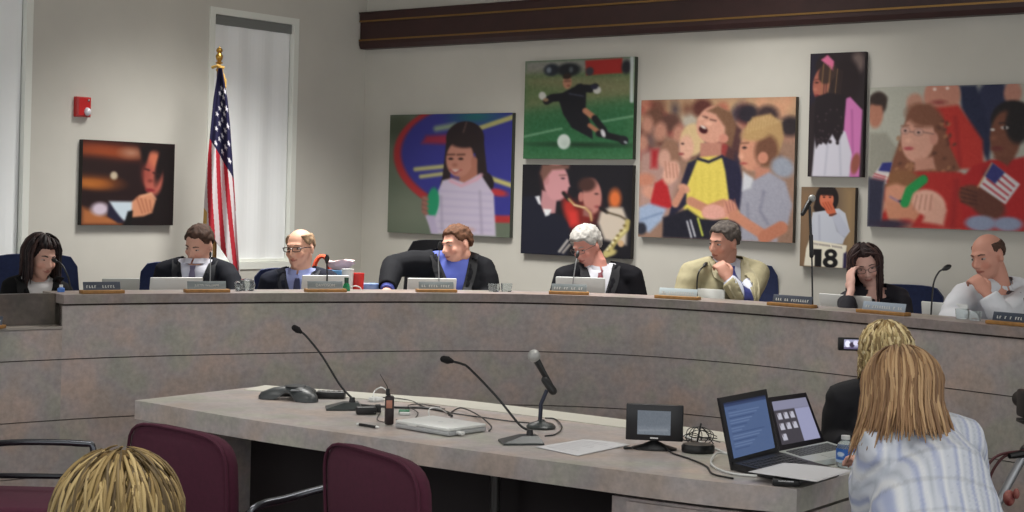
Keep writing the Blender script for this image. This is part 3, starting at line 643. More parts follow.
c.e(166, 210, 9, 6, (226, 172, 150), 0, 3); c.e(168, 236, 16, 6, (176, 78, 82), 0, 1.5)
c.p([(190, 270), (250, 262), (260, 300), (190, 310)], (196, 140, 120), 3); c.p([(110, 320), (200, 310), (340, 310), (400, 340), (400, 490), (80, 490), (90, 360)], (176, 40, 36), 3); c.l([(330, 340), (320, 480)], 6, (140, 26, 30), 8)
c.e(150, 345, 62, 42, (138, 92, 60), 0, 4); c.p([(95, 360), (200, 355), (215, 440), (180, 490), (110, 480), (90, 420)], (204, 138, 108), 3); c.e(128, 380, 36, 30, (212, 148, 120), 0, 4); c.l([(110, 392), (150, 412)], 6, (150, 120, 150), 2); c.e(165, 470, 24, 9, (170, 60, 60), 0, 3); c.e(145, 405, 7, 4, (40, 30, 60))
c.l([(160, 410), (175, 370), (220, 335)], 30, (30, 146, 74), 2); c.e(70, 420, 26, 30, (206, 146, 122), 0, 3); c.e(240, 410, 58, 42, (226, 176, 156), 20, 3); c.p([(250, 380), (300, 430), (290, 480), (220, 470)], (218, 166, 146), 4)
for k in range(4): c.l([(200+k*16, 385), (190+k*18, 430)], 3, (176, 116, 100), 2)
c.p([(80, 282), (114, 280), (96, 350), (40, 334)], (214, 206, 206), 1.2); c.p([(80, 282), (114, 280), (106, 312), (66, 308)], (44, 48, 120), 1.2)
for k in range(3): c.l([(54-k*4, 318+k*8), (100, 330+k*7)], 3.5, (178, 40, 48), 1)
c.l([(100, 320), (52, 438)], 5, (226, 220, 206), 1.2)
c.e(500, 150, 66, 62, (28, 22, 24), 0, 3); c.e(480, 200, 48, 80, (120, 72, 54), 0, 3); c.e(520, 160, 40, 60, (28, 22, 24), 0, 4); c.e(478, 172, 12, 5, (220, 214, 208)); c.e(478, 172, 4, 5, (20, 16, 18)); c.l([(462, 158), (496, 156)], 4, (40, 26, 24), 2); c.e(440, 178, 7, 4, (220, 214, 208)); c.e(444, 204, 10, 7, (140, 88, 66), 0, 3); c.e(455, 236, 20, 8, (110, 50, 46), 0, 2)
c.p([(440, 270), (500, 270), (640, 240), (640, 490), (350, 490), (345, 330), (380, 290)], (176, 32, 34), 3); c.p([(445, 262), (510, 262), (490, 290)], (112, 66, 50), 3); c.l([(420, 300), (400, 420)], 6, (140, 22, 28), 8)
c.e(385, 385, 50, 34, (110, 62, 46), 16, 3); c.e(430, 410, 60, 40, (98, 54, 42), 30, 4)
for k in range(4): c.l([(345, 360+k*14), (395, 374+k*12)], 4, (70, 36, 30), 2)
c.p([(440, 278), (530, 345), (486, 408), (398, 352)], (214, 208, 210), 1.2)
for k in range(4): c.l([(448+k*0-k*11, 300+k*15), (512-k*9, 352+k*14)], 5, (178, 40, 52), 1)
c.p([(440, 278), (482, 310), (452, 345), (414, 318)], (50, 52, 116), 1.2); c.l([(440, 282), (398, 356)], 5, (196, 150, 110), 1.2)
c.e(410, 468, 50, 24, (142, 152, 178), 0, 3); c.e(495, 468, 46, 22, (142, 152, 178), 0, 3); c.p([(32, 330), (90, 340), (80, 490), (32, 490)], (44, 44, 66), 4); c.e(110, 480, 60, 14, (50, 40, 60), 0, 4)
hang('wide picture of a girl in glasses and children holding small flags, at right edge', ((870.5, 87, 226.5), (1059, 83.5, 233)), c.noise(3, 2).blur(1), 'R', (70, 66, 70))

# ---------------- fire alarm ----------------
ta, za = on_wall(81, 105, dL, nL); _, zlo = on_wall(81, 117, dL, nL); tl1, zhi = on_wall(74, 96.5, dL, nL); tr1, _ = on_wall(88, 96.5, dL, nL)
al = thing('fire_alarm', 'red fire alarm strobe on the wall above the dark picture', 'alarm', wpt(dL, nL, ta, za), 0)
mb = MB(); a, b = sorted((tl1, tr1))
fr0 = [(a, zlo), (b, zlo), (b, zhi), (a, zhi)]; e_ = .008
mb.rings([[wpt(dL, nL, t, z, 0) for t, z in fr0], [wpt(dL, nL, t, z, .03) for t, z in fr0], [wpt(dL, nL, t+(e_ if t == a else -e_), z+(e_ if z == zlo else -e_), .042) for t, z in fr0]])
mb.build('housing', mat('alarm_red', (190, 32, 36), .35), al, smooth=False)
mb = MB(); zc = zlo+(zhi-zlo)*.27; tc_ = a+(b-a)*.32; mb.ell(wpt(dL, nL, tc_, zc, .042), (.024, .024, .026)); mb.build('strobe_lens', mat('strobe', (225, 222, 230), .12, spec=1), al)
mb = MB(); mb.ell(wpt(dL, nL, a+(b-a)*.25, zhi-.02, .042), (.008, .008, .008)); mb.build('screw', mat('steel', (200, 200, 200), .25, 1), al)

# ---------------- flag ----------------
FY = 10.05
fp = P(216.5, 170, FY)
fg = thing('flag_stand', 'tall gold flagpole with gilt finial in front of the roller blind', 'flagpole', (fp.x, FY, PD))
top = P(220.8, 70, FY); top = Vector((fp.x+.0, FY, top.z))
mb = MB(); mb.tube([(fp.x, FY, PD+.05), top], .014, 12); mb.build('pole', M_gold, fg)
mb = MB(); mb.lathe([(.15, 0), (.16, .01), (.14, .04), (.05, .07), (.03, .09)], 24, c=(fp.x, FY, PD)); mb.build('base', M_brass, fg)
mb = MB(); z = top.z; hz = P(220, 46, FY).z-z
mb.lathe([(.014, -.01), (.022, 0), (.012, .012), (.010, .035), (.026, .045), (.012, .055), (.022, .075), (.024, .09), (.012, .11), (.02, .12), (.021, .128), (.012, .142), (.004, hz-.01), (.001, hz)], 14, c=(fp.x, FY, z)); mb.build('finial', M_brass, fg)
# hanging cloth: canton and stripes painted on its own grid
W_, H_ = 90, 300
c = Canvas(0, 0, 1, 1, W_, H_, (200, 190, 192))
U, V = c.X, c.Y
q = (U*1.02 - (V-.46)*.42)*6.1+.35
c.a[(np.floor(q) % 2 == 0)] = (168, 42, 54)
c.a[(U < .1) & (V > .90)] = (196, 158, 90)
cant = V < (.455+.075*U); c.a[cant] = (34, 32, 62)
for j in range(9):
    for i in range(3):
        u = .26+i*.3+(.15 if j % 2 else 0); v = .10+j*.043+i*.008
        if u > .93 or u < (.45-.8*v): continue
        pass
        # aspect: the cloth is about .2 m wide and 1.2 m tall
        asp = 5.6*min(1, .35+v*1.9)**-1*.55*1.6
        pts = []
        for k in range(10):
            rr = .0175 if k % 2 == 0 else .0075; a = -PI/2+k*PI/5
            pts.append((u+rr*math.cos(a)*asp*1.05, v+rr*math.sin(a)))
        ins = np.zeros(U.shape, bool)
        for k in range(10):
            (ax, ay), (bx, by) = pts[k], pts[(k+1) % 10]
            if ay == by: continue
            ins ^= ((ay > V) != (by > V)) & (U < (bx-ax)*(V-ay)/(by-ay)+ax)
        c.a[ins & cant] = (214, 210, 218)
def _fl(v):
    y = 68+(223-68)*v; xs = np.interp(y, [68, 100, 150, 190, 223], [218.5, 213.5, 208.5, 205, 203.3]); return xs, y
def _fr(v):
    y = 68+(277-68)*v; xs = np.interp(y, [68, 100, 130, 160, 200, 240, 277], [222, 227.5, 230.5, 232.5, 235, 237.5, 240]); return xs, y
def flagpt(u, v):
    xl, yl = _fl(v); xr, yr = _fr(v)
    x = xl+(xr-xl)*u; y = yl+(yr-yl)*u
    dep = .035*math.sin(u*13+v*2.2)*(.2+.8*v)+.02*math.sin(u*5.2-v*3)
    return P(x, y, FY-.06+dep-.02)
mb = MB(); c.emit(mb, flagpt)
M_flag = attr_mat('flag_cloth', .8, .2)
fo = mb.build('flag_cloth', M_flag, None, col=True, ang=180); sd = fo.modifiers.new('t', 'SOLIDIFY'); sd.thickness = .003; sd.offset = 0
fo.name = 'flag'; tag(fo, 'stars and stripes flag hanging in folds from the gold pole', 'flag')
mb = MB()
tpz = P(220.5, 68, FY).z
for k in range(3): mb.tube([(fp.x+.012*math.cos(k*2), FY-.03, tpz+.01), (fp.x+.03+.012*k, FY-.05, tpz-.02-.03*k), (fp.x+.035+.008*k, FY-.05, tpz-.09-.02*k)], [.008, .007, .009], 6)
mb.tube([(fp.x-.04, FY-.02, tpz), (fp.x, FY-.045, tpz+.012), (fp.x+.035, FY-.02, tpz)], .010, 8)
mb.build('tassel', mat('tassel_gold', (200, 160, 80), .6), fg)
# ================= people =================
def axes(x, y, z, o):
    return Matrix(((x.x, y.x, z.x, o.x), (x.y, y.y, z.y, o.y), (x.z, y.z, z.z, o.z), (0, 0, 0, 1)))
def head_matrix(c, yaw, pitch, roll, hs):
    a, b, g_ = math.radians(yaw), math.radians(pitch), math.radians(roll)
    f = Vector((math.sin(a)*math.cos(b), -math.cos(a)*math.cos(b), -math.sin(b)))
    x = f.cross(Vector((0, 0, 1))).normalized(); z = x.cross(f).normalized()
    R = Matrix.Rotation(g_, 3, f); x = R @ x; z = R @ z
    return axes(x*hs, f*hs, z*hs, c)
M_skin = attr_mat('skin', .55, .35)
def head_prims(mb, M, fem=False, ears=True):
    E = lambda c, r, R=None: mb.ell(c, r, M, 20, 14, R)
    E((0, -.012, .032), (.074, .092, .083)); E((0, .018, -.015), (.063, .074, .084))
    E((0, .034, -.068), (.045 if fem else .050, .050, .038)); E((0, .066, -.094), (.018, .018, .016))
    mb.tube([(0, .086, .018), (0, .104, -.014), (0, .108, -.022)], [.008, .011, .012], 8, M, round_=True)
    E((-.012, .096, -.026), (.009, .010, .008)); E((.012, .096, -.026), (.009, .010, .008))
    mb.tube([(-.038, .070, .030), (0, .084, .032), (.038, .070, .030)], [.010, .011, .010], 8, M, round_=True)
    for s_ in (-1, 1):
        E((s_*.036, .058, -.022), (.024, .024, .024)); E((s_*.030, .040, -.055), (.024, .028, .03))
        if ears: E((s_*.077, -.008, -.004), (.010, .020, .031), Matrix.Rotation(-s_*.35, 3, 'Z'))
    E((0, .086, -.048), (.024, .012, .006)); E((0, .085, -.058), (.020, .012, .006))
def hand_prims(mb, w, d, n, curl=.6, side=1, hs=1.0):
    """palm + five fingers: w wrist, d fingers' direction, n palm normal (palm side), side +1/-1 puts the thumb"""
    d = d.normalized(); n = (n-d*n.dot(d)).normalized(); x = d.cross(n).normalized()*side
    M = axes(x*hs, d*hs, n*hs, w)
    mb.ell((0, .045, 0), (.038, .052, .015), M, 14, 10); mb.tube([(0, -.02, 0), (0, .02, 0)], [.026, .027], 12, M, flat=.72, round_=True)
    for i, (fx, L) in enumerate(((-.028, .062), (-.010, .072), (.009, .077), (.027, .070))):
        c = curl*(1+.12*(1.5-i)*.3); p = Vector((fx, .082, 0)); a = 0; pts = [Vector((fx*.7, .05, 0)), p]
        for k, fr in enumerate((.42, .32, .26)):
            a += c*(.8 if k == 0 else 1); p = p+Vector((fx*.15*fr, math.cos(a)*L*fr, math.sin(a)*L*fr)); pts.append(p)
        mb.tube(pts, [.0105, .0098, .0092, .0085, .0075], 8, M, round_=True)
    p0 = Vector((.026, .018, .004)); p1 = Vector((.050, .045, .012)); p2 = Vector((.056, .072, .02+.02*curl)); p3 = Vector((.052, .092, .026+.03*curl))
    mb.tube([p0, p1, p2, p3], [.014, .012, .0105, .0085], 8, M, round_=True)
def hair_cap(M, th=.016, front=.60, side=-.02, back=-.66, bald=None, nz=.004, seed=0, part=0, burn=.14, k=1):
    """scalp shell whose lower rim is the hairline; dips inside the head elsewhere"""
    mb = MB(); nu, nv = 72, 48; c0 = Vector((0, -.012, .032)); R = (.0765, .0945, .0855); rg = []
    rs = Vector((seed*3.1, seed*1.7, 0))
    for j in range(nv+1):
        t = PI*j/nv; row = []
        for i in range(nu):
            a = 2*PI*i/nu; d = Vector((math.sin(t)*math.sin(a), math.sin(t)*math.cos(a), math.cos(t)))
            f = d.y/max(1e-6, math.hypot(d.x, d.y))       # 1 front, -1 back
            if f > .55: hl = side+burn+(front-side-burn)*min(1, (f-.55)/.25)
            elif f > -.1: hl = side-burn*max(0, 1-abs(f-.25)/.2)
            else: hl = side+(back-side)*min(1, (-.1-f)/.35)
            hl += .05*noise.noise(d*7+rs)
            m = max(0, min(1, (d.z-hl)/.10+.3))
            if bald:
                bm_ = max(0, min(1, (bald[0]-d.z)/.14))
                if d.y > bald[1]: bm_ *= max(0, 1-(d.y-bald[1])/.15)
                m *= bm_
            st = noise.noise(Vector((d.x*26, d.y*9, d.z*9))+rs)
            vol = th*(.55+.45*max(0, d.z))*k + nz*st + (.006*noise.noise(d*4+rs))*k
            if part: vol += .006*max(0, 1-abs(d.x-part)/.5)*max(0, d.y+.3)
            r = (m*vol - (1-m)*.012)
            row.append(c0+Vector((d.x*(R[0]+r), d.y*(R[1]+r), d.z*(R[2]+r))))
        rg.append([M @ p for p in row])
    mb.rings(rg[1:-1]); return mb
def locks(M, n=240, L=.30, seed=1, th=.010, fa=55, bangs=True, wave=0, cols=((60, 40, 30), (90, 64, 44)), lift=(.004, .028), spread=0, maxroot=80, crown=(0, -.15), flip=0, kth=1.0, tmax=98, sweep=0, wf=42, fs=1.0, fl_th=.6):
    """long hair: tapered locks that follow the scalp, then hang straight down"""
    r = random.Random(seed); mb = MB(); mb.usec = True; c0 = Vector((0, -.012, .032)); Rr = Vector((.0765, .0945, .0855))
    dn = (M.to_3x3().inverted() @ Vector((0, 0, -1))).normalized()
    for q in range(n):
        ph = r.uniform(-PI, PI); th0 = math.acos(1-r.random()*(1-math.cos(math.radians(maxroot)))); lf = r.uniform(*lift)
        front = abs(ph) < math.radians(fa)          # 0 = towards the face
        t = th0; pts = []; step = .012; tot = 0; Ln = L*r.uniform(.82, 1.05)*(fs if front else 1); p = None
        side = 1 if ph > 0 else -1; pho = ph
        w1, w2, wp = r.uniform(-1, 1), r.uniform(-1, 1), r.uniform(0, 6)
        tm = math.radians(r.uniform(60, 66) if (front and bangs) else tmax)
        if front and not bangs and t > math.radians(46): continue
        if front and bangs and t > math.radians(58): continue
        fall = None
        while tot < Ln and len(pts) < 42:
            if t < tm and fall is None:
                if front and not bangs:
                    goal = side*math.radians(fa+8+r.uniform(0, 3)); u = max(0, min(1, (t-th0)/max(.2, math.radians(80)-th0))); pho = ph+(goal-ph)*min(1, u*1.6)
                pho2 = pho+sweep*w1*(t-th0)
                d = Vector((math.sin(t)*math.sin(pho2), math.sin(t)*math.cos(pho2)+crown[1]*math.cos(t)**2*.4, math.cos(t)))
                p = c0+Vector((d.x*(Rr.x+lf), d.y*(Rr.y+lf), d.z*(Rr.z+lf))); t += step/.085
                od = Vector((d.x, d.y, 0)).normalized() if d.xy.length > .01 else Vector((0, -1, 0))
            else:
                if front and bangs: break
                if fall is None: fall = 0
                fall += step; fl = min(1, fall/.10)
                o = od*(spread*math.sin(min(1, fall/L)*PI*.5)*step + (flip*step if fall > L*.35 else 0) - (.25*step if (spread == 0 and fall < .06) else 0))
                p = p+dn*step+o
            wv = Vector((math.sin(tot*wf+wp)*w1, math.cos(tot*wf*.86+wp)*w2, math.sin(tot*wf+wp*2)*w2*(1 if wf > 60 else 0)))*wave
            pts.append(p+wv*min(1, tot/.05+.3)); tot += step
        if len(pts) < 4: continue
        m = len(pts); rad = [th*r.uniform(.75, 1.15)*kth*(min(1, .45+i/3)*(1 if i < m*.7 else max(.12, 1-(i-m*.7)/(m*.3)*.88))) for i in range(m)]
        u = r.random(); ca, cb = cols[r.randrange(len(cols))], cols[r.randrange(len(cols))]
        mb.col = lin([a*(1-u)+b*u for a, b in zip(ca, cb)])
        mb.tube([M @ x for x in pts], rad, 6, flat=.6)
    return mb
SKW = {}
def figure(label, hc, yaw, pitch, roll, shR, shL, skin=SKIN, hs=1.0, fem=False, armR=None, armL=None, handR=None, handL=None,
           floor_z=PD, pel=None, top=None, legs=((34, 34, 40),), build=1.0, group=None, voxel=.0075, seat_f=None, lips=None, eyes=True, ears=True, smile=False, squint=False):
    """head centre hc, shoulder joints shR/shL (the person's own right and left), arms = (elbow, wrist)"""
    mid = (shR+shL)/2; xs = (shR-shL).normalized()
    skin = (min(255, skin[0]+6), skin[1]+16, skin[2]+17)
    if pel is None: pel = Vector((mid.x, mid.y, floor_z+.53))+Vector((0, .03, 0))
    up = (mid-pel).normalized(); fwd = up.cross(xs).normalized(); xs = fwd.cross(up).normalized()
    N = mid+up*.062; M = head_matrix(hc, yaw, pitch, roll, hs)
    ff = Vector((fwd.x, fwd.y, 0)).normalized(); hx = Vector((xs.x, xs.y, 0)).normalized()
    root = thing('person', label, 'person', (pel.x, pel.y, floor_z), 0, group)
    b = build; hw = (shR-shL).length/2
    SEC = [(-.16, .12*b, .10*b), (-.05, .168*b, .125*b), (.08, .172*b, .125*b), (.28, .155*b, .118*b), (.5, .163*b, .118*b), (.70, min(.18*b, hw*.95), .118*b), (.82, min(.155*b, hw*.80), .10*b), (.90, .118, .088), (.96, .078, .072), (1.0, .062, .060), (1.08, .052, .054)]
    if fem: SEC = [(f, rx*.92, ry*.95+(.022 if f in (.70,) else 0)) for f, rx, ry in SEC]
    H = N-pel
    def trunk(mb, ex=0, f0=-.16, f1=1.08):
        rg = []
        for f, rx, ry in SEC:
            if f < f0-1e-6 or f > f1+1e-6: continue
            c = pel+H*f; rg.append([c+xs*((rx+ex)*math.cos(2*PI*k/24))+fwd*((ry+ex)*math.sin(2*PI*k/24)) for k in range(24)])
        mb.rings(rg)
    hb = M @ Vector((0, -.022, -.055))
    arms = {}
    for s_, sh, arm, hd in ((1, shR, armR, handR), (-1, shL, armL, handL)):
        if arm is None:
            el = sh-up*.27+fwd*.04+xs*s_*.05; wr = el+fwd*.20-xs*s_*.10+Vector((0, 0, -.02)); arm = (el, wr); hd = hd or (fwd*.9-xs*s_*.3, Vector((0, 0, -1)), .5)
        arms[s_] = (sh, Vector(arm[0]), Vector(arm[1]), hd or ((Vector(arm[1])-Vector(arm[0])), Vector((0, 0, -1)), .5))
    def armtube(mb, s_, ex=0, t1=1.0, only=None):
        sh, el, wr, hd = arms[s_]
        inn = sh-xs*s_*.05-up*.015; e2 = el.lerp(wr, t1)
        mb.tube([N-up*.022+xs*s_*.028, (N-up*.028).lerp(sh, .5)+up*.004, sh-up*.006], [(.036+ex)*b, (.044+ex)*b, (.046+ex)*b], 12, round_=True)
        mb.tube([inn, sh-up*.012, sh.lerp(el, .35), sh.lerp(el, .8), el], [(.054+ex)*b, (.053+ex)*b, (.050+ex)*b, (.043+ex)*b, (.041+ex)*b], 14, round_=True)
        mb.tube([el, el.lerp(wr, .3), el.lerp(wr, t1)], [(.040+ex)*b, (.041+ex)*b, (.030+ex*.9)*b], 14, round_=ex == 0)
    kn = {}
    for s_ in (1, -1):
        hip = Vector((pel.x, pel.y, pel.z-.02))+hx*s_*.09; knee = hip+ff*.42+hx*s_*.05+Vector((0, 0, -.02)); knee.z = min(knee.z, floor_z+.50); ank = Vector((knee.x, knee.y, floor_z+.09))-ff*.02
        kn[s_] = (hip, knee, ank)
    def legtube(mb, s_, ex=0):
        hip, knee, ank = kn[s_]; mb.tube([hip, hip.lerp(knee, .5), knee], [.085+ex, .072+ex, .056+ex], 14, round_=True)
        mb.tube([knee, knee.lerp(ank, .35), ank], [.054+ex, .050+ex, .036+ex*1.6], 12, round_=True)
    # body: one continuous skin surface
    mb = MB(); head_prims(mb, M, fem, ears); trunk(mb, -.012)
    mb.tube([N-up*.04, N.lerp(hb, .5), hb], [.062*(.88 if fem else 1), .054*(.86 if fem else 1.04), .056*(.86 if fem else 1.02)], 16, round_=True)
    for s_ in (1, -1):
        armtube(mb, s_, -.012); legtube(mb, s_, -.012); hd = arms[s_][3]
        hand_prims(mb, arms[s_][2], Vector(hd[0]), Vector(hd[1]), hd[2], s_*(hd[3] if len(hd) > 3 else 1), .95 if fem else 1.03)
        ank = kn[s_][2]; mb.ell(ank+ff*.06+Vector((0, 0, -.05)), (.04, .09, .03), None, 10, 8, Matrix.Rotation(math.atan2(ff.y, ff.x)-PI/2, 3, 'Z'))
    me = remesh(mb, voxel, 2, .5); co = coords(me); MI = np.array(M.inverted()); L = co @ MI[:3, :3].T+MI[:3, 3]
    base = np.array(lin(skin)); col = np.tile(base, (len(co), 1))
    x, y, z = L.T; lipc = np.array(lin(lips or (skin[0]*.80, skin[1]*.66, skin[2]*.66)))
    m = (np.abs(x) < .023) & (np.abs(z+.053) < .0085-.006*(np.abs(x)/.023)**2) & (y > .07); col[m] = lipc
    m = (y > .04) & (np.hypot(np.abs(x)-.038, z+.025) < .02); col[m] = base*np.array([1.02, .92, .90])
    body = mesh_obj('body', me, M_skin, root, col)
    if eyes:
        for s_ in (-1, 1):
            em = MB(); em.usec = True; em.col = lin((176, 164, 158)); rr = .0115
            em.ell((s_*.031, .0735, .010), (rr*1.15, rr, rr*(.30 if squint else .50)), M, 12, 8)
            em.col = lin((36, 26, 24)); em.ell((s_*.031, .0800, .010), (.0066, .0062, .0062*(.5 if squint else .8)), M, 8, 6)
            em.build('eye', attr_mat('eye', .2, .5), body, col=True)
    S = dict(root=root, body=body, M=M, N=N, xs=xs, up=up, fwd=fwd, trunk=trunk, arm=armtube, arms=arms, leg=legtube, kn=kn, ff=ff, pel=pel, hs=hs, b=b, H=H, fem=fem)
    # trousers and shoes
    tm = MB(); trunk(tm, .010, -.16, .10)
    for s_ in (1, -1): legtube(tm, s_, .012)
    mesh_obj('trousers', remesh(tm, .014, 2), mat('trousers_%d_%d_%d' % legs[0], legs[0], .8), root)
    for s_ in (1, -1):
        sm = MB(); a = kn[s_][2]; R = Matrix.Rotation(math.atan2(ff.y, ff.x)-PI/2, 3, 'Z'); sm.ell(a+ff*.07+Vector((0, 0, -.048)), (.045, .125, .040), None, 14, 10, R); sm.box(a+ff*.06+Vector((0, 0, -.079)), (.085, .25, .02), bev=.006, rz=math.atan2(ff.y, ff.x)-PI/2)
        sm.build('shoe', mat('shoe_leather', (26, 24, 24), .35), root)
    return S
def brows(S, rgb, th=.004):
    for s_ in (-1, 1):
        mb = MB(); mb.tube([(s_*.014, .0885, .030), (s_*.030, .0835, .034), (s_*.046, .071, .029)], [th, th, th*.5], 6, S['M'])
        mb.build('eyebrow', mat('hair_%d_%d_%d' % rgb, rgb, .7), S['body'])
def chest_pt(S, bv, x, z, off=.004):
    """surface point at chest coordinates (x to the person's right, z up from the neck base), seen from the front"""
    o = S['N']+S['xs']*x+S['up']*z+S['fwd']*.5
    h = bv.ray_cast(o, -S['fwd'], 1.0)
    p = h[0] if h[0] else S['N']+S['xs']*x+S['up']*z+S['fwd']*.08
    return p+S['fwd']*off
def bvh(*obs):
    vs, fs = [], []
    for o in obs:
        b = len(vs); W_m = WM[root_of(o).name]
        vs += [W_m @ v.co for v in o.data.vertices]; fs += [[b+i for i in p.vertices] for p in o.data.polygons]
    return BVHTree.FromPolygons(vs, fs)
def garment(S, name, m, ex, t1=.97, f0=-.02, f1=.96, voxel=.010, sleeves=True, V=None, neck=.060, wrinkle=.004, cols=None, seed=0, sm=2, neckz=-.03):
    mb = MB(); S['trunk'](mb, ex, f0, f1)
    if sleeves:
        for s_ in (1, -1): S['arm'](mb, s_, ex*.9, t1)
    me = remesh(mb, voxel, sm)
    bm = bmesh.new(); bm.from_mesh(me); N, xs, up, fw = S['N'], S['xs'], S['up'], S['fwd']
    kill = []
    for v in bm.verts:
        q = v.co-N; x, z, y = q.dot(xs), q.dot(up), q.dot(fw)
        if z > neckz and math.hypot(x, y) < neck: kill.append(v); continue
        if V and y > 0 and -V[0] < z and abs(x) < V[1]*(z+V[0])/V[0]: kill.append(v); continue
    bmesh.ops.delete(bm, geom=kill, context='VERTS')
    bm.normal_update()
    for v in bm.verts:
        w = noise.noise(v.co*9+Vector((seed, 0, 0)))*.7+noise.noise(Vector((v.co.x*5, v.co.y*5, v.co.z*22))+Vector((seed, 3, 0)))*.6
        v.co += v.normal*w*wrinkle
    bm.to_mesh(me); bm.free()
    c = None
    if cols: c = cols(coords(me), S)
    o = mesh_obj(name, me, m, S['root'], c)
    if V or True:
        sd = o.modifiers.new('thick', 'SOLIDIFY'); sd.thickness = .003; sd.offset = -1
    return o
def collar(S, rgb, rad=.060, w=.012, name='collar', parent=None, z=.0):
    N, xs, up, fw = S['N'], S['xs'], S['up'], S['fwd']; hb = S['M'] @ Vector((0, -.022, -.075))
    ax = (hb-N).normalized(); ax = (ax+up).normalized(); mb = MB(); fy = xs.cross(ax); fy = fy if fy.dot(fw) > 0 else -fy; lo = []; hi = []; rg = []
    for k in range(21):
        a = PI/2+.10+(2*PI-.20)*k/20; dip = .026*max(0, math.sin(a))**1.5
        d_ = xs*math.cos(a)+fy*math.sin(a); cen = N+ax*(z-.004-dip)+fy*.004
        rg.append([cen+d_*(rad+.010)-ax*.020, cen+d_*(rad+.001)+ax*.014, cen+d_*(rad-.004)+ax*.014, cen+d_*(rad+.002)-ax*.020])
    mb.rings(rg); fw = fy
    return mb.build(name, mat('cloth_%d_%d_%d' % rgb, rgb, .75), parent or S['root'], ang=60)
def suit(S, rgb, shirt=(206, 208, 214), tie=None, tiestripe=None, V=(.27, .075), open_=False, ex=.022, seed=1, lap=None, wrinkle=.004):
    js = mat('suit_%d_%d_%d' % rgb, rgb, .85, var=.06, scale=40, spec=.2)
    sh = garment(S, 'shirt', mat('cloth_%d_%d_%d' % shirt, shirt, .75), ex*.40, .99, .2, .985, .010, wrinkle=.0015, neck=.054, neckz=-.016)
    jk = garment(S, 'jacket', js, ex, .93, -.05, .945, .010, V=V, neck=.070, seed=seed, wrinkle=wrinkle)
    collar(S, shirt, parent=sh)
    bv = bvh(sh, jk)
    lapc = lap or tuple(int(c*.92) for c in rgb)
    for s_ in (-1, 1):
        rg = []; K = 10
        for k in range(K+1):
            u = k/K; z = -V[0]+(V[0]+.015)*u; xi = V[1]*u; wd = .006+.046*math.sin(min(1, u*1.25)*PI*.62)
            if u > .85: wd *= .8
            a = chest_pt(S, bv, s_*(xi-.004), z, .007); b_ = chest_pt(S, bv, s_*(xi+wd), z-.01, .009)
            rg.append([a, b_, b_-S['fwd']*.006, a-S['fwd']*.006])
        mb = MB(); mb.rings(rg); mb.build('lapel', mat('suit_%d_%d_%d' % lapc, lapc, .8), jk, ang=60)
    for s_ in (1, -1):
        _, el, wr, _ = S['arms'][s_]; mb = MB(); mb.tube([el.lerp(wr, .90), el.lerp(wr, 1.0)], [.033*S['b'], .034*S['b']], 14); mb.build('cuff', mat('cloth_%d_%d_%d' % shirt, shirt, .75), sh)
    if tie:
        bs = bvh(sh); rg = []; K = 12
        tp = S['N']+S['fwd']*.0
        for k in range(K+1):
            u = k/K; z = -.018-(V[0]+.0)*u; w = (.017 if k == 0 else .012 if k == 1 else .013+.022*u)
            a = chest_pt(S, bs, -w, z, .014); b_ = chest_pt(S, bs, w, z, .014); rg.append([a, (a+b_)/2+S['fwd']*.004, b_, b_-S['fwd']*.005, a-S['fwd']*.005])
        mb = MB(); mb.rings(rg)
        mb.build('necktie', mat('tie_%d_%d_%d' % tie, tie, .5, rgb2=tiestripe, scale=30) , S['root'], ang=60)
    return jk
def cap_obj(S, rgb, rgb2=None, **k):
    mb = hair_cap(S['M'], **k)
    return mb.build('hair', mat('hairm_%d_%d_%d' % rgb, rgb, .8, var=.0, spec=.25, rgb2=rgb2 or tuple(int(c*.65) for c in rgb), scale=45), S['root'], ang=180)
def glasses(S, rgb=(30, 24, 24), r=.0016, w=.024, h=.016, full=True):
    mb = MB()
    for s_ in (-1, 1):
        pts = []
        for k in range(17):
            a = 2*PI*k/16; cx = math.copysign(abs(math.cos(a))**.7, math.cos(a)); cz = math.copysign(abs(math.sin(a))**.7, math.sin(a))
            pts.append((s_*.032+cx*w, .102-.006*abs(cx+s_), .008+cz*h))
        mb.tube(pts, r, 6, S['M'])
        mb.tube([(s_*.055, .098, .014), (s_*.074, .07, .016), (s_*.080, .0, .010)], r, 6, S['M'])
    mb.tube([(-.009, .103, .012), (0, .106, .015), (.009, .103, .012)], r, 6, S['M'])
    mb.build('glasses', mat('frames_%d_%d_%d' % rgb, rgb, .35), S['root'])
V3 = Vector
def dirp(a, b): return (b-a)
# --- member 1: woman with bob, far left
Y = 8.25
S = figure('person with dark chin-length hair and black jacket, first from the left behind the dais', P(41, 258, Y), 48, 14, -4, P(12, 286, Y-.02), P(63, 292, Y+.10), (196, 142, 124), .93, True, build=.86, smile=True, squint=True)
g1 = suit(S, (17, 17, 19), (214, 212, 212), V=(.26, .085), ex=.024)
cap_obj(S, (40, 28, 28), th=.016, front=.45, side=-.30, back=-.8, burn=.1)
lk = locks(S['M'], 300, .215, 3, .010, 58, True, 0, ((44, 30, 30), (28, 20, 22), (60, 40, 36)), (.004, .03), spread=.06, crown=(0, 0), kth=1.1); lk.build('hair_strands', attr_mat('hair_strand', .62, .3), S['root'], col=True, ang=180)
brows(S, (44, 30, 30))
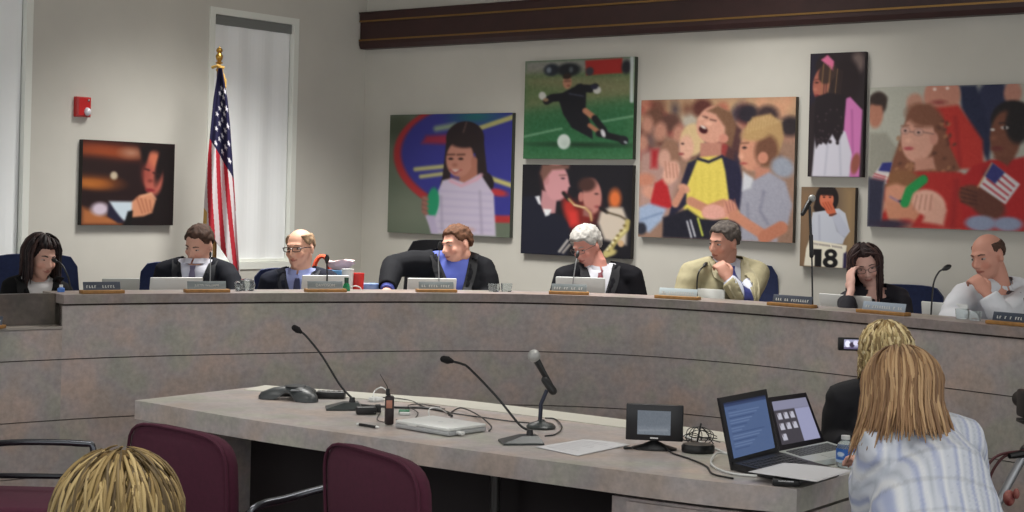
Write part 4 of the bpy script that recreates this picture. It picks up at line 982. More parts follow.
# --- member 2
Y = 8.7
S = figure('person in dark suit and purple grey tie looking down, in front of the flag', P(199, 245, Y), -22, 26, -8, P(166, 271, Y), P(226, 272, Y), (204, 144, 122), .93, squint=True, build=.98,
           armL=(P(236, 300, Y-.12), P(222, 306, Y-.35)))
suit(S, (21, 23, 31), (214, 214, 226), (112, 104, 130), (84, 78, 104), V=(.29, .09))
cap_obj(S, (78, 56, 46), th=.011, front=.55, side=.02, back=-.55, nz=.003); brows(S, (80, 56, 46))
# --- member 3, bald with glasses
Y = 8.9
S = figure('bald person with dark rimmed glasses, dark suit and blue shirt', P(300, 249, Y), -22, 6, 3, P(270, 281, Y), P(329, 280, Y), (212, 150, 124), .97, build=.95)
suit(S, (27, 30, 43), (150, 160, 210), (50, 54, 92), (34, 38, 70), V=(.25, .085))
cap_obj(S, (168, 138, 108), th=.010, front=.5, side=.0, back=-.55, bald=(.70, .55), nz=.003); brows(S, (150, 116, 92), .003); glasses(S, (36, 28, 26), .0026, .026, .013)
# --- member 4, laughing man with arm out
Y = 9.15
S = figure('laughing person in black jacket over blue shirt, arm propped wide on the dais', P(457, 246, Y), -48, 8, 8, P(424, 262, Y), P(483, 268, Y+.05), (216, 150, 128), .98, build=1.08,
           armR=(P(393, 266, Y-.05), P(387, 290, Y-.25)), handR=(P(384, 300, Y-.42)-P(387, 290, Y-.25), V3((0, 0, -1)), .3), armL=(P(490, 300, Y-.02), P(470, 306, Y-.3)), squint=True, pel=P(458, 0, Y+.05)*0+V3((P(460, 200, Y).x, Y+.06, PD+.53)))
suit(S, (17, 18, 23), (78, 92, 176), V=(.30, .105), ex=.026)
cap_obj(S, (112, 76, 56), th=.015, front=.52, side=-.02, back=-.6); brows(S, (110, 74, 56))
# --- member 5, grey hair
Y = 9.25
S = figure('grey haired person in black suit and dark red tie looking down', P(587, 247, Y), -42, 24, 6, P(565, 276, Y), P(632, 276, Y+.02), (206, 132, 116), .96, build=1.05, squint=True)
suit(S, (18, 18, 24), (222, 222, 230), (128, 44, 58), (96, 30, 44), V=(.25, .085))
cap_obj(S, (196, 192, 186), (150, 148, 144), th=.026, front=.42, side=-.10, back=-.72, nz=.006, part=.3); brows(S, (150, 140, 132)); glasses(S, (80, 66, 60), .0014, .022, .013)
# --- member 6, beige jacket, hand to chin
Y = 8.95
w = P(727, 276, Y-.24)
S = figure('person in beige jacket resting chin on hand', P(724, 243, Y), -52, 12, -4, P(692, 272, Y-.05), P(757, 272, Y+.08), (190, 128, 108), .98, build=1.05,
           armL=(P(746, 300, Y-.22), P(728, 279, Y-.20)), handL=(P(719, 262, Y-.17)-P(728, 279, Y-.20), V3((-.3, .9, .2)), .9), armR=(P(682, 305, Y-.10), P(700, 306, Y-.38)))
suit(S, (166, 158, 128), (206, 210, 222), (66, 74, 142), (46, 52, 112), V=(.27, .085), ex=.026, lap=(156, 148, 120), wrinkle=.006)
cap_obj(S, (104, 96, 90), (64, 58, 56), th=.014, front=.52, side=-.04, back=-.6, nz=.005); brows(S, (84, 70, 62))
# --- member 7, woman leaning on hand
Y = 8.35
S = figure('person with long dark hair and glasses leaning cheek on hand', P(866, 266, Y), -8, 18, 12, P(848, 299, Y), P(900, 296, Y), (204, 152, 138), .92, True, build=.88, squint=True, pel=V3((P(880, 200, Y).x, Y+.08, PD+.52)),
           armR=(P(847, 311, Y-.25), P(851, 288, Y-.16)), handR=(P(850, 269, Y-.10)-P(851, 288, Y-.16), V3((.8, .5, 0)), .35), armL=(P(905, 316, Y-.10), P(880, 318, Y-.3)))
garment(S, 'blouse', mat('blouse_black', (16, 14, 26), .85, var=.05, scale=40), .016, .55, -.05, .95, V=(.07, .05), neck=.058, seed=4)
cap_obj(S, (50, 36, 36), th=.014, front=.55, side=-.30, back=-.85)
lk = locks(S['M'], 260, .36, 8, .010, 52, False, 0, ((52, 36, 36), (34, 24, 26), (70, 50, 46)), (.004, .024), spread=.10, crown=(0, 0), kth=1.05); lk.build('hair_strands', attr_mat('hair_strand', .62, .3), S['root'], col=True, ang=180)
brows(S, (50, 36, 36), .003); glasses(S, (70, 60, 66), .0016, .024, .015)
# --- member 8, bald man in white shirt
Y = 7.98
S = figure('bald person in white shirt with hand over mouth, at the right end of the dais', P(988, 257, Y), -55, 16, 6, P(965, 295, Y-.04), P(1032, 293, Y+.12), (198, 132, 112), 1.0, build=1.12,
           armL=(P(1003, 318, Y-.26), P(987, 294, Y-.22)), handL=(P(974, 276, Y-.18)-P(987, 294, Y-.22), V3((-.3, .95, .1)), .85), armR=(P(950, 320, Y-.22), P(975, 322, Y-.42)))
g8 = garment(S, 'shirt', mat('shirt_white', (212, 214, 220), .75), .018, .93, -.05, .95, wrinkle=.008, seed=7, neck=.062); collar(S, (212, 214, 220), parent=g8)
bs = bvh(g8); mb = MB(); rg = []
for k in range(10):
    u = k/9; z = -.035-.30*u; w_ = .014+.02*u; a = chest_pt(S, bs, -w_, z, .006); b_ = chest_pt(S, bs, w_, z, .006); rg.append([a, b_, b_-S['fwd']*.004, a-S['fwd']*.004])
mb.rings(rg); mb.build('necktie', mat('tie_8', (66, 56, 62), .5), S['root'])
cap_obj(S, (92, 68, 58), th=.006, front=.5, side=.02, back=-.55, bald=(.56, .34), nz=.002, k=1); brows(S, (96, 66, 54))

# --- woman in striped shirt at the table's end, seen from behind
def plaid(co, S):
    N, xs, up, fw = S['N'], S['xs'], S['up'], S['fwd']; q = co-np.array(N)
    x = q @ np.array(xs); z = q @ np.array(up); out = np.empty((len(co), 3))
    base = np.array((204, 208, 218.)); a = np.array((168, 176, 204.)); w = np.array((222, 224, 228.)); gr = np.array((182, 188, 198.))
    def bump(c0, w0):
        d = np.abs(np.mod(x/.05-c0+.5, 1)-.5); return np.clip((w0-d)/.10+.5, 0, 1)[:, None]
    c = base+(a-base)*bump(.15, .10)+(w-base)*bump(.42, .09)+(gr-base)*bump(.70, .06)
    t = np.mod(z/.09, 1); c = np.where((t < .12)[:, None], c*.93, c)
    out = c/255; return np.where(out <= .04045, out/12.92, ((out+.055)/1.055)**2.4)
S = figure('person with straight reddish blond hair and pale blue striped shirt, leaning over the table end', P(901, 397, 4.5), -162, 22, 6, P(954, 440, 4.60), P(886, 446, 4.46), (222, 160, 140), 1.0, True, build=1.16, floor_z=0,
           pel=V3((P(962, 500, 4.2).x, 4.22, .60)), armL=(P(876, 508, 4.56), P(870, 466, 4.86)), handL=(P(850, 448, 4.98)-P(868, 462, 4.86), V3((0, 0, -1)), .5), armR=(P(968, 500, 4.80), P(905, 480, 5.0)), legs=((48, 52, 70),), eyes=True)
garment(S, 'shirt', attr_mat('striped_cotton', .8, .2), .028, .96, -.12, .965, .010, wrinkle=.009, cols=plaid, seed=2, neck=.055, neckz=-.015); collar(S, (214, 214, 222), .066, .014)
HB = ((172, 136, 98), (146, 112, 80), (194, 160, 120), (126, 96, 70))
cap_obj(S, (150, 116, 84), th=.022, front=.55, side=-.30, back=-.85)
lk = locks(S['M'], 950, .225, 21, .0052, 50, False, .0035, HB, (.010, .034), spread=.20, crown=(0, 0), kth=.95, flip=.2, wf=34, fs=.42, sweep=.12); lk.build('hair_strands', attr_mat('hair_strand', .62, .3), S['root'], col=True, ang=180)
# --- woman in black beyond her, photographing
S = figure('person with curly blond hair and black top photographing with a small camera', P(886, 356, 6.05), 180, 6, 0, P(922, 400, 6.05), P(842, 398, 6.08), (214, 156, 134), .98, True, build=1.02, floor_z=0,
           pel=V3((P(886, 400, 6.1).x, 6.14, .56)), armR=(P(912, 405, 6.35), P(878, 352, 6.45)), handR=(P(862, 345, 6.50)-P(878, 352, 6.45), V3((0, 1, 0)), .7), armL=(P(836, 440, 6.12), P(847, 447, 5.95)), handL=(V3((.03, -.1, -.01)), V3((0, 0, -1)), .4), legs=((30, 30, 36),), eyes=True)
garment(S, 'top', mat('top_black', (14, 13, 19), .85), .022, .95, -.1, .96, seed=5)
cap_obj(S, (160, 132, 84), th=.024, front=.5, side=-.2, back=-.8)
lk = locks(S['M'], 700, .15, 31, .0065, 60, True, .0075, ((206, 184, 134), (168, 146, 100), (222, 204, 160), (124, 102, 70)), (.004, .030), spread=.05, crown=(0, 0), tmax=100, wf=150); lk.build('hair_strands', attr_mat('hair_strand', .62, .3), S['root'], col=True, ang=180)
lk = locks(S['M'], 120, .26, 33, .009, 70, False, .003, ((92, 66, 48), (70, 50, 38)), (.004, .012), spread=.12, crown=(0, 0)); lk.build('hair_strands', attr_mat('hair_strand', .62, .3), S['root'], col=True, ang=180)
# --- front row head
S = figure('person with streaked blond hair, back of the head at the bottom edge of the picture', P(119, 536, 2.42), 176, 4, 0, P(196, 628, 2.40), P(42, 628, 2.40), (206, 150, 128), .98, True, floor_z=0,
           pel=V3((P(120, 600, 2.36).x, 2.34, .53)), legs=((40, 40, 50),), eyes=True)
garment(S, 'sweater', mat('sweater_grey', (70, 66, 78), .9), .02, .95, -.1, .96, seed=6)
cap_obj(S, (112, 88, 50), th=.016, front=.5, side=-.2, back=-.8)
lk = locks(S['M'], 1500, .30, 41, .0034, 50, False, .002, ((126, 104, 62), (92, 74, 44), (146, 124, 80), (74, 60, 38), (172, 150, 104)), (.004, .026), spread=.10, crown=(0, .1), kth=1.0, tmax=104, sweep=.35, wf=30); lk.build('hair_strands', attr_mat('hair_strand', .62, .3), S['root'], col=True, ang=180)
# ================= chairs of the members =================
M_navy = mat('navy_fabric', (44, 54, 92), .85, var=.12, scale=50)
M_blackp = mat('black_plastic', (22, 22, 24), .4)
M_steel = mat('steel', (200, 200, 200), .25, 1)
def task_chair(name, label, loc, rz, fab, htop=1.06, w=.50, group=None):
    """seat faces local -Y"""
    t = thing(name, label, 'chair', loc, rz, group); L = lambda mb, n, m, p=t, **k: mb.build(n, m, p, world=False, **k)
    mb = MB(); mb.box((0, 0, .44), (.50, .48, .09), bev=.035, seg=3); L(mb, 'seat', fab)
    mb = MB(); rg = []; h0 = .55
    for k in range(9):
        z = h0+(htop-h0)*k/8; ww = w/2*(1-.10*abs(k/8-.5)*2); y0 = .23+.03*math.sin(k/8*PI)
        if k in (0, 8): ww -= .03
        row = []
        for q in range(9): x = -1+q/4; row.append(Vector((x*ww, y0-.03+.03*x*x*-1+.02, z-(.012*x**4 if k == 8 else 0))))
        for q in range(8, -1, -1): x = -1+q/4; row.append(Vector((x*ww, y0+.05-.03*x*x, z-(.012*x**4 if k == 8 else 0))))
        rg.append(row)
    mb.rings(rg); L(mb, 'backrest', fab, ang=50)
    mb = MB(); mb.tube([(0, .05, .40), (0, .22, .42), (0, .27, .60)], .022, 8); L(mb, 'back_bracket', M_blackp)
    mb = MB(); mb.tube([(0, 0, .08), (0, 0, .40)], .028, 12); L(mb, 'gas_column', M_blackp)
    for s_ in (-1, 1):
        mb = MB(); mb.tube([(s_*.26, .10, .42), (s_*.29, .10, .50), (s_*.29, .08, .635), (s_*.29, -.15, .645)], .014, 8); L(mb, 'armrest', M_blackp)
    mb = MB()
    for k in range(5):
        a = 2*PI*k/5; mb.tube([(0, 0, .10), (math.cos(a)*.27, math.sin(a)*.27, .06)], [.025, .016], 8); mb.ell((math.cos(a)*.27, math.sin(a)*.27, .027), (.026, .026, .026), None, 10, 8)
    L(mb, 'wheel_base', M_blackp); return t
for label, px, Y, ht, w_, fab in (
    ('navy swivel chair of the woman with dark chin-length hair', 34, 8.50, 1.075, .50, 0), ('navy swivel chair of the person in the purple grey tie', 180, 8.98, 1.03, .48, 0),
    ('navy swivel chair of the bald person with glasses', 294, 9.18, 1.0, .48, 0), ('black high-backed swivel chair behind the laughing man', 440, 9.45, 1.185, .42, 1),
    ('low navy swivel chair hidden behind the grey haired person', 594, 9.55, .86, .40, 0), ('navy swivel chair of the person in the beige jacket', 735, 9.28, 1.095, .50, 0),
    ('navy swivel chair of the woman with long dark hair', 900, 8.63, 1.02, .44, 0), ('low navy swivel chair of the bald person in white shirt', 1004, 8.28, .84, .40, 0)):
    p = P(px, 290, Y); _, n, rz = dais_pt(px, .9)
    task_chair('swivel_chair', label, (p.x, Y, PD), rz*.5, mat('black_fabric', (28, 28, 32), .85) if fab else M_navy, ht, w_)

# ================= on the dais =================
M_white = mat('white_plastic', (214, 216, 214), .35)
M_key = mat('key_grey', (150, 152, 150), .6)
def laptop(label, px, off=.47, group=None, lidh=.222, w=.285, tilt=12, shell=None, z=WS, turn=0, dark=None):
    """open away from the audience: we see the back of the lid"""
    p, n, rz = dais_pt(px, off); t = thing('laptop', label, 'laptop', (p.x, p.y, z), rz+turn, group)
    sh = shell or M_white; L = lambda mb, nm, m, q=t: mb.build(nm, m, q, world=False)
    mb = MB(); mb.box((0, .115, .013), (w, .22, .022), bev=.007); b = L(mb, 'base', sh)
    mb = MB()
    for r_ in range(5):
        for c_ in range(11): mb.box((-w*.42+c_*w*.084, .04+r_*.026, .0255), (w*.07, .021, .003))
    L(mb, 'keyboard', M_key, b)
    T = Matrix.Translation((0, .004, .026)) @ Matrix.Rotation(math.radians(tilt), 4, 'X')
    mb = MB(); mb.box((0, 0, lidh/2), (w, .012, lidh), T, bev=.005); l = L(mb, 'lid', sh)
    mb = MB(); mb.box((0, .0065, lidh/2), (w-.03, .002, lidh-.035), T); L(mb, 'screen', mat('screen_soft', (120, 140, 170), .3, emit=.25), l)
    mb = MB(); mb.ell((0, -.0062, lidh*.5), (.010, .001, .012), T, 12, 6); L(mb, 'lid_mark', mat('lid_mark', (190, 192, 194), .4), l)
    return t
G = 'white laptops open on the dais'
laptop('grey laptop open behind the dark name plate right of the dark-haired woman', 120, .45, tilt=8, shell=mat('grey_plastic', (168, 170, 166), .4), w=.2, lidh=.214)
laptop('white laptop open before the person with purple grey tie', 174, .45, G)
laptop('white laptop open before the bald person with glasses', 322, .45, G, w=.27, lidh=.235)
laptop('white laptop open before the laughing person in black jacket', 430, .45, G)
laptop('white laptop open before the grey haired person', 582, .45, G, lidh=.245)
laptop('white laptop with lid low before the person in beige jacket', 707, .45, G, w=.22, lidh=.20, tilt=-2)
laptop('white laptop open at the left of the woman with long dark hair', 849, .45, G, w=.32, lidh=.222)
laptop('white laptop open before the bald person in white shirt', 948, .45, G, w=.27, lidh=.215, tilt=8)
M_wood = mat('plate_wood', (150, 108, 56), .5, var=.2, scale=30)
M_plate = mat('plate_grey', (132, 140, 142), .35, .3)
M_plated = mat('plate_dark', (74, 80, 92), .35, .2)
M_ltr = mat('plate_letters', (196, 198, 196), .5)
def text_mesh(body, size, ext=.0006):
    c = bpy.data.curves.new('t', 'FONT'); c.body = body; c.size = size; c.extrude = ext; c.align_x = 'CENTER'; c.align_y = 'CENTER'
    o = bpy.data.objects.new('t', c); COL.objects.link(o); dg = bpy.context.evaluated_depsgraph_get(); me = bpy.data.meshes.new_from_object(o.evaluated_get(dg)); bpy.data.objects.remove(o); return me
def plate(label, px0, px1, word=None, seed=0, off=.06, pm=None, light=False, turn=0, z=TOP, loc=None):
    p, n, rz = dais_pt((px0+px1)/2, off)
    if loc: p, rz = loc
    w = (px1-px0)/F*p.y/max(.6, math.cos(rz+turn)); t = thing('name_plate', label, 'name plate', (p.x, p.y, z), rz+turn, 'name plates on the dais ledge')
    mb = MB(); mb.box((0, 0, .009), (w, .062, .017), bev=.003); mb.build('wooden_base', M_wood, t, world=False)
    T = Matrix.Translation((0, 0, .017)) @ Matrix.Rotation(-.28, 4, 'X'); h = .042
    mb = MB(); mb.box((0, 0, h/2), (w*.88, .004, h), T, bev=.001); pl = mb.build('plate', pm or M_plate, t, world=False)
    if word:
        me = text_mesh(word, .021 if len(word) < 10 else .0165); me.transform(T @ Matrix.Translation((0, -.0028, h*.45)) @ Matrix.Rotation(PI/2, 4, 'X'))
        me.materials.append(M_ltr); o = bpy.data.objects.new('lettering', me); COL.objects.link(o); o.parent = pl
    else:
        r = random.Random(seed); mb = MB(); x = -w*.36
        while x < w*.36:
            if r.random() > .12: mb.box((x, -.003, h*.40), (.0045, .0012, .013), T); mb.box((x+.003, -.003, h*.40+(.005 if r.random() > .5 else -.005)), (.006, .0012, .003), T)
            x += .0135
        mb.build('lettering', M_ltr, pl, world=False)
plate('dark name plate on wooden base on the ledge, right of the dark-haired woman', 85, 121, None, 1, turn=.0, off=.05, pm=M_plated)
plate('name plate on wooden base by the laptop of the person with purple grey tie', 188, 228, 'JUSTIN WILLIAMS', 2)
plate('name plate reading DAVIDSON before the bald person with glasses', 307, 345, 'DAVIDSON', 3)
plate('name plate on wooden base before the laughing person', 418, 457, None, 4)
plate('name plate on wooden base before the grey haired person', 548, 588, None, 5)
plate('pale name plate on wooden base before the person in beige jacket', 658, 699, None, 6, pm=mat('plate_pale', (184, 196, 200), .35))
plate('name plate on wooden base beside the tall microphone stem', 773, 811, None, 7, pm=M_plated)
plate('name plate on wooden base before the woman with long dark hair', 865, 903, None, 8, pm=mat('plate_pale2', (150, 162, 176), .35))
plate('dark name plate at the right edge, before the bald person in white', 996, 1040, None, 9, pm=mat('plate_black', (58, 66, 80), .35))
# plate and microphone on the clerk's desk at the very left
p = P(-4, 322, lp[3].y+.05)
plate('yellow-based name plate cut by the left edge, on the lower clerk desk', -20, 8, None, 10, pm=M_plated, z=CZ+.012, loc=(V3((P(-5, 326, 7.45).x, min(lp, key=lambda q: abs(q.x-P(-5, 326, 7.45).x)).y+.035, 0)), -.15))
def goose(name, label, pts, r=.0045, head=.011, hl=.035, base=None, cat='microphone', stem=None, headm=None, group=None):
    """pts: world points from the foot to the head"""
    t = thing(name, label, cat, pts[0], 0, group); m = stem or M_blackp
    q = spline(pts, 6)
    mb = MB(); mb.tube(q, r, 8); mb.build('gooseneck', m, t)
    d = (q[-1]-q[-2]).normalized(); mb = MB(); e = q[-1]
    mb.tube([e-d*.004, e+d*hl*.3, e+d*hl*.75, e+d*hl], [head*.6, head, head, head*.7], 12, round_=True); mb.build('microphone_head', headm or M_blackp, t)
    if base:
        mb = MB(); mb.lathe([(.001, 0), (base, 0), (base, .012), (base*.6, .02), (.008, .03), (.006, .05)], 18, c=pts[0]); mb.build('base', M_blackp, t)
    return t
M_stem = mat('stem_grey', (150, 152, 154), .35, .8)
def dg(px0, off, tops, label, **k):
    p, n, rz = dais_pt(px0, off); y = p.y; goose('gooseneck_microphone', label, [V3((p.x, p.y, WS))]+[P(x, yy, y+dy) for x, yy, dy in tops], base=.035, group='gooseneck microphones on the dais', **k)
dg(71, .42, [(70, 286, 0), (65, 270, .0), (60, 263, .02), (56, 261, .05)], 'black gooseneck microphone by the dark-haired woman')
dg(210, .38, [(210, 285, 0), (210.5, 268, 0), (210.5, 256, .0)], 'slim grey gooseneck microphone before the purple grey tie', head=.007, hl=.02, r=.003, stem=M_stem)
dg(327, .40, [(327, 282, 0), (327, 268, 0), (327, 262, 0)], 'gooseneck microphone with black foam tip behind the DAVIDSON plate', head=.013)
dg(439, .40, [(439, 285, 0), (438.5, 262, 0), (439.5, 249, .0)], 'slim gooseneck microphone before the laughing face', r=.0035, stem=M_stem)
dg(572, .40, [(573, 284, 0), (575, 268, 0), (577, 257, .03)], 'thin gooseneck microphone bent before the grey haired face', r=.0035, stem=M_stem)
dg(698, .42, [(697, 285, 0), (699, 272, 0), (704, 266, .05)], 'black gooseneck microphone against the beige jacket')
dg(931, .36, [(932, 300, 0), (934, 282, 0), (939, 272, .02), (944, 269, .03)], 'black gooseneck microphone between dark-haired woman and bald man', head=.014)
# tall microphone standing on the ledge before the number 18 picture
p, n, rz = dais_pt(813, .12); y = p.y
t = thing('tall_microphone', 'tall black microphone stem rising to a grey ball head before the 18', 'microphone', (p.x, p.y, TOP))
mb = MB(); mb.lathe([(.001, 0), (.022, 0), (.022, .006), (.01, .012)], 16, c=(p.x, p.y, TOP)); mb.tube([P(812.6, 309, y), P(812, 262, y), P(811, 240, y)], .0045, 8); mb.build('stem', M_blackp, t)
mb = MB(); mb.tube([P(811.5, 256, y), P(811, 236, y)], .011, 10, round_=True); mb.tube([P(811, 238, y), P(810, 214, y), P(809.5, 206, y)], .0075, 8); mb.build('joint', M_blackp, t)
mb = MB(); mb.tube([P(802.5, 214, y-.02), P(810, 201, y+.02)], [.011, .014], 10, round_=True); mb.build('handle', M_blackp, t)
mb = MB(); mb.ell(P(812, 198.5, y+.02), (.020, .020, .020)); mb.build('ball_head', mat('mic_mesh', (170, 170, 168), .5, .5), t)
# water glasses, pitcher
M_glass = mat('clear_glass', (235, 240, 240), .03, trans=.92, spec=.6)
def glass(px, off, h=.10, r=.032, label=None, group='drinking glasses on the dais', z=TOP, dy=0):
    p, n, _ = dais_pt(px, off); o = MB().lathe([(.001, .002), (r*.86, .002), (r, h), (r-.002, h), (r*.84, .007), (.001, .007)], 20, c=(p.x, p.y, z)).build('drinking_glass', M_glass); tag(o, label, 'glass', group)
zz = TOP
glass(494, .16, .045, .033, 'short clear glass left of two, between the laughing and grey haired persons')
glass(507, .17, .048, .033, 'short clear glass right of two, between the laughing and grey haired persons')
glass(238, .15, .035, .022, 'small clear glass left of the pitcher')
glass(963, .17, .05, .033, 'clear glass on the ledge right of the far right laptop'); glass(976, .15, .045, .033, 'clear glass on the ledge just left of the rightmost name plate')
p, n, _ = dais_pt(248, .20); t = thing('water_pitcher', 'small glass water pitcher with shiny lid beside the flag end', 'pitcher', (p.x, p.y, TOP))
c_ = (p.x, p.y, TOP)
MB().lathe([(.001, .001), (.036, .001), (.044, .03), (.036, .055), (.033, .055), (.040, .03), (.033, .006), (.001, .006)], 24, c=c_).build('body', M_glass, t)
MB().lathe([(.001, .066), (.012, .064), (.036, .058), (.036, .054), (.001, .054)], 20, c=c_).build('lid', mat('chrome', (225, 225, 225), .12, 1), t)
mb = MB(); mb.tube(spline([p+V3((-.038, 0, TOP+.045)), p+V3((-.062, 0, TOP+.042)), p+V3((-.062, 0, TOP+.02)), p+V3((-.040, 0, TOP+.012))], 5), .004, 8); mb.build('handle', M_glass, t)
# cups and boxes between members 3 and 4 (stand on the worksurface)
def wsp(px, off): p, n, rz = dais_pt(px, off); return V3((p.x, p.y, 0)), rz
def cup(px, off, r0, r1, h, m, label, name='paper_cup', z=WS, lid=None):
    p, rz = wsp(px, off); o = thing(name, label, 'cup', (p.x, p.y, z)); MB().lathe([(.001, 0), (r0, 0), (r1, h), (r1+.002, h+.002), (r1-.003, h), (r0-.003, .004), (.001, .004)], 24, c=(p.x, p.y, z)).build('cup_wall', m, o); return o
cup(358.5, .50, .026, .033, .262, mat('red_cup', (214, 44, 40), .4), 'tall red cup at the right of the white one')
cup(348.5, .50, .026, .034, .285, M_white, 'tall white cup between tissue box and red cup')
p, rz = wsp(362, .60); t = thing('tissue_box', 'blue box lying behind the red cup', 'box', (p.x, p.y, WS), rz)
M_bluebox = mat('blue_card', (88, 116, 170), .6, rgb2=(130, 150, 190), scale=30)
MB().box((0, 0, .10), (.20, .11, .20), bev=.003).build('carton', M_bluebox, t, world=False); MB().box((.0, 0, .2005), (.09, .03, .002)).build('slot', M_white, t, world=False)
p, rz = wsp(340, .72); t = thing('tissue_box', 'blue tissue box with pinkish tissue sticking up behind the white cup', 'tissue box', (p.x, p.y, WS), rz)
MB().box((0, 0, .135), (.12, .12, .27), bev=.003).build('carton', mat('blue_card2', (80, 130, 170), .6), t, world=False)
mb = MB(); rg = []
for k in range(6):
    z = .268+k*.011; rg.append([V3(((.03+.012*k)*math.cos(a*PI/6)*(1+.3*math.sin(a*2.1+k)), (.018+.006*k)*math.sin(a*PI/6), z+.010*math.sin(a*1.7+k)*k/5)) for a in range(12)])
mb.rings(rg); mb.build('tissue', mat('tissue', (226, 196, 194), .9), t, world=False)
p, n, rz = dais_pt(346, .16); t = thing('green_bottle', 'small green bottle beside the DAVIDSON plate', 'bottle', (p.x, p.y, TOP))
MB().lathe([(.001, 0), (.020, 0), (.022, .012), (.016, .035), (.011, .042), (.011, .044), (.001, .044)], 18, c=(p.x, p.y, TOP)).build('bottle_body', mat('green_glossy', (34, 130, 84), .25), t)
MB().lathe([(.001, .044), (.012, .044), (.012, .072), (.001, .073)], 16, c=(p.x, p.y, TOP)).build('cap', mat('green_dark', (14, 62, 46), .3), t)
p, n, rz = dais_pt(355, .14); mb = MB(); q = p+V3((0, 0, TOP))
mb.tube([q+V3((.034*math.cos(a), 0, .004+.024*math.sin(a))) for a in np.linspace(0, PI, 12)], .003, 8); tag(mb.build('white_cable_loop', M_white), 'thin white looped cable on ledge in front of red cup', 'cable')
p, n, rz = dais_pt(72, .17); t = thing('bottle', 'small blue bottle with white cap before the dark-haired woman', 'bottle', (p.x-.05, p.y, TOP-.0))
p = V3((p.x-.05, p.y, TOP))
MB().lathe([(.001, 0), (.018, 0), (.018, .018), (.008, .024), (.001, .024)], 14, c=p).build('bottle_body', mat('blue_label', (70, 120, 200), .4), t); MB().lathe([(.001, .024), (.009, .024), (.009, .036), (.001, .036)], 12, c=p).build('cap', M_white, t)
# orange bag behind member 3
p = P(322, 262, 9.35); t = thing('orange_bag', 'orange red bag standing behind the bald person with glasses', 'bag', (p.x, 9.35, PD))
mb = MB(); rg = []
for k in range(7):
    z = .0+(.95)*k/6; w_ = .10-.012*abs(k-2); rg.append([V3((p.x+w_*math.cos(a*PI/8), 9.35+.06*math.sin(a*PI/8)*(1-.5*k/6), PD+z)) for a in range(16)])
mb.rings(rg); mb.build('bag_body', mat('orange_cloth', (224, 84, 48), .8), t)
mb = MB(); mb.tube([V3((p.x+.055*math.cos(a), 9.35, PD+.94+.14*math.sin(a))) for a in np.linspace(0, PI, 12)], .022, 8, flat=.6); mb.build('handle', mat('orange_cloth', (224, 84, 48), .8), t)

# ================= on the staff table =================
def tp(px, py, z=TZ): return onz(px, py, z)
def boardmic(label, px, py, pts, rz=.3):
    b = tp(px, py); t = thing('desk_microphone', label, 'microphone', b, 0, None)
    T = Matrix.Translation(b) @ Matrix.Rotation(rz, 4, 'Z'); mb = MB()
    a, h = .078, .030
    lo = [(-a, -.055, 0), (a, -.055, 0), (a, .055, 0), (-a, .055, 0)]; md = [(x, y, .007) for x, y, _ in lo]; hi = [(.0, -.026, h), (a*.78, -.028, h), (a*.78, .032, h), (.0, .03, h)]
    mb.rings([[V3(q) for q in r_] for r_ in (lo, md, hi)], T); mb.build('base', mat('mic_base', (50, 56, 56), .35), t, ang=20)
    mb = MB(); e = T @ V3((.034, .003, h)); mb.tube([e, e+V3((0, 0, .02))], [.014, .011], 12); mb.build('socket', M_blackp, t)
    q = spline([e+V3((0, 0, .015))]+[P(x, y, b.y+dy) for x, y, dy in pts], 8); mb = MB(); mb.tube(q, .0048, 8); mb.build('gooseneck', M_blackp, t)
    d = (q[-1]-q[-2]).normalized(); mb = MB(); mb.tube([q[-1]-d*.004, q[-1]+d*.012, q[-1]+d*.03], [.008, .015, .013], 12, round_=True); mb.build('foam_tip', mat('foam_black', (18, 16, 18), .95), t)
    return b
boardmic('desk gooseneck microphone standing between conference phone and white laptop', 344, 409, [(340, 385, .02), (322, 356, .04), (306, 336, .03), (300, 331.5, .02)], .15)
boardmic('desk gooseneck microphone with flat wedge base in front of the handheld microphone', 521, 443, [(519, 424, .03), (496, 396, .06), (470, 369, .05), (462, 364, .03), (451, 361, .02)], .2)
# handheld microphone on a small stand
b = tp(541, 428); t = thing('handheld_microphone_stand', 'small black stand clipping a handheld microphone with grey ball head', 'microphone', b)
MB().lathe([(.001, 0), (.058, 0), (.060, .008), (.05, .018), (.02, .026), (.012, .034), (.001, .034)], 28, c=b).build('base', mat('mic_base', (50, 56, 56), .35), t)
y = b.y; mb = MB(); mb.tube([b+V3((-.005, 0, .02)), P(541, 404, y), P(547, 390, y)], .0085, 10); mb.build('stem', mat('stem_blue', (44, 48, 66), .35, .3), t)
mb = MB(); mb.tube([P(545, 380, y), P(553, 391, y-.01)], [.016, .017], 12, round_=True); mb.build('clip', M_blackp, t)
mb = MB(); mb.tube([P(536.5, 360, y-.01), P(543, 372, y), P(554, 391, y+.01)], [.015, .0125, .010], 14, round_=True); mb.build('microphone_body', M_blackp, t)
MB().ell(P(534, 356, y-.012), (.026, .026, .026), None, 20, 14).build('ball_head', mat('mic_mesh', (170, 170, 168), .5, .5), t)
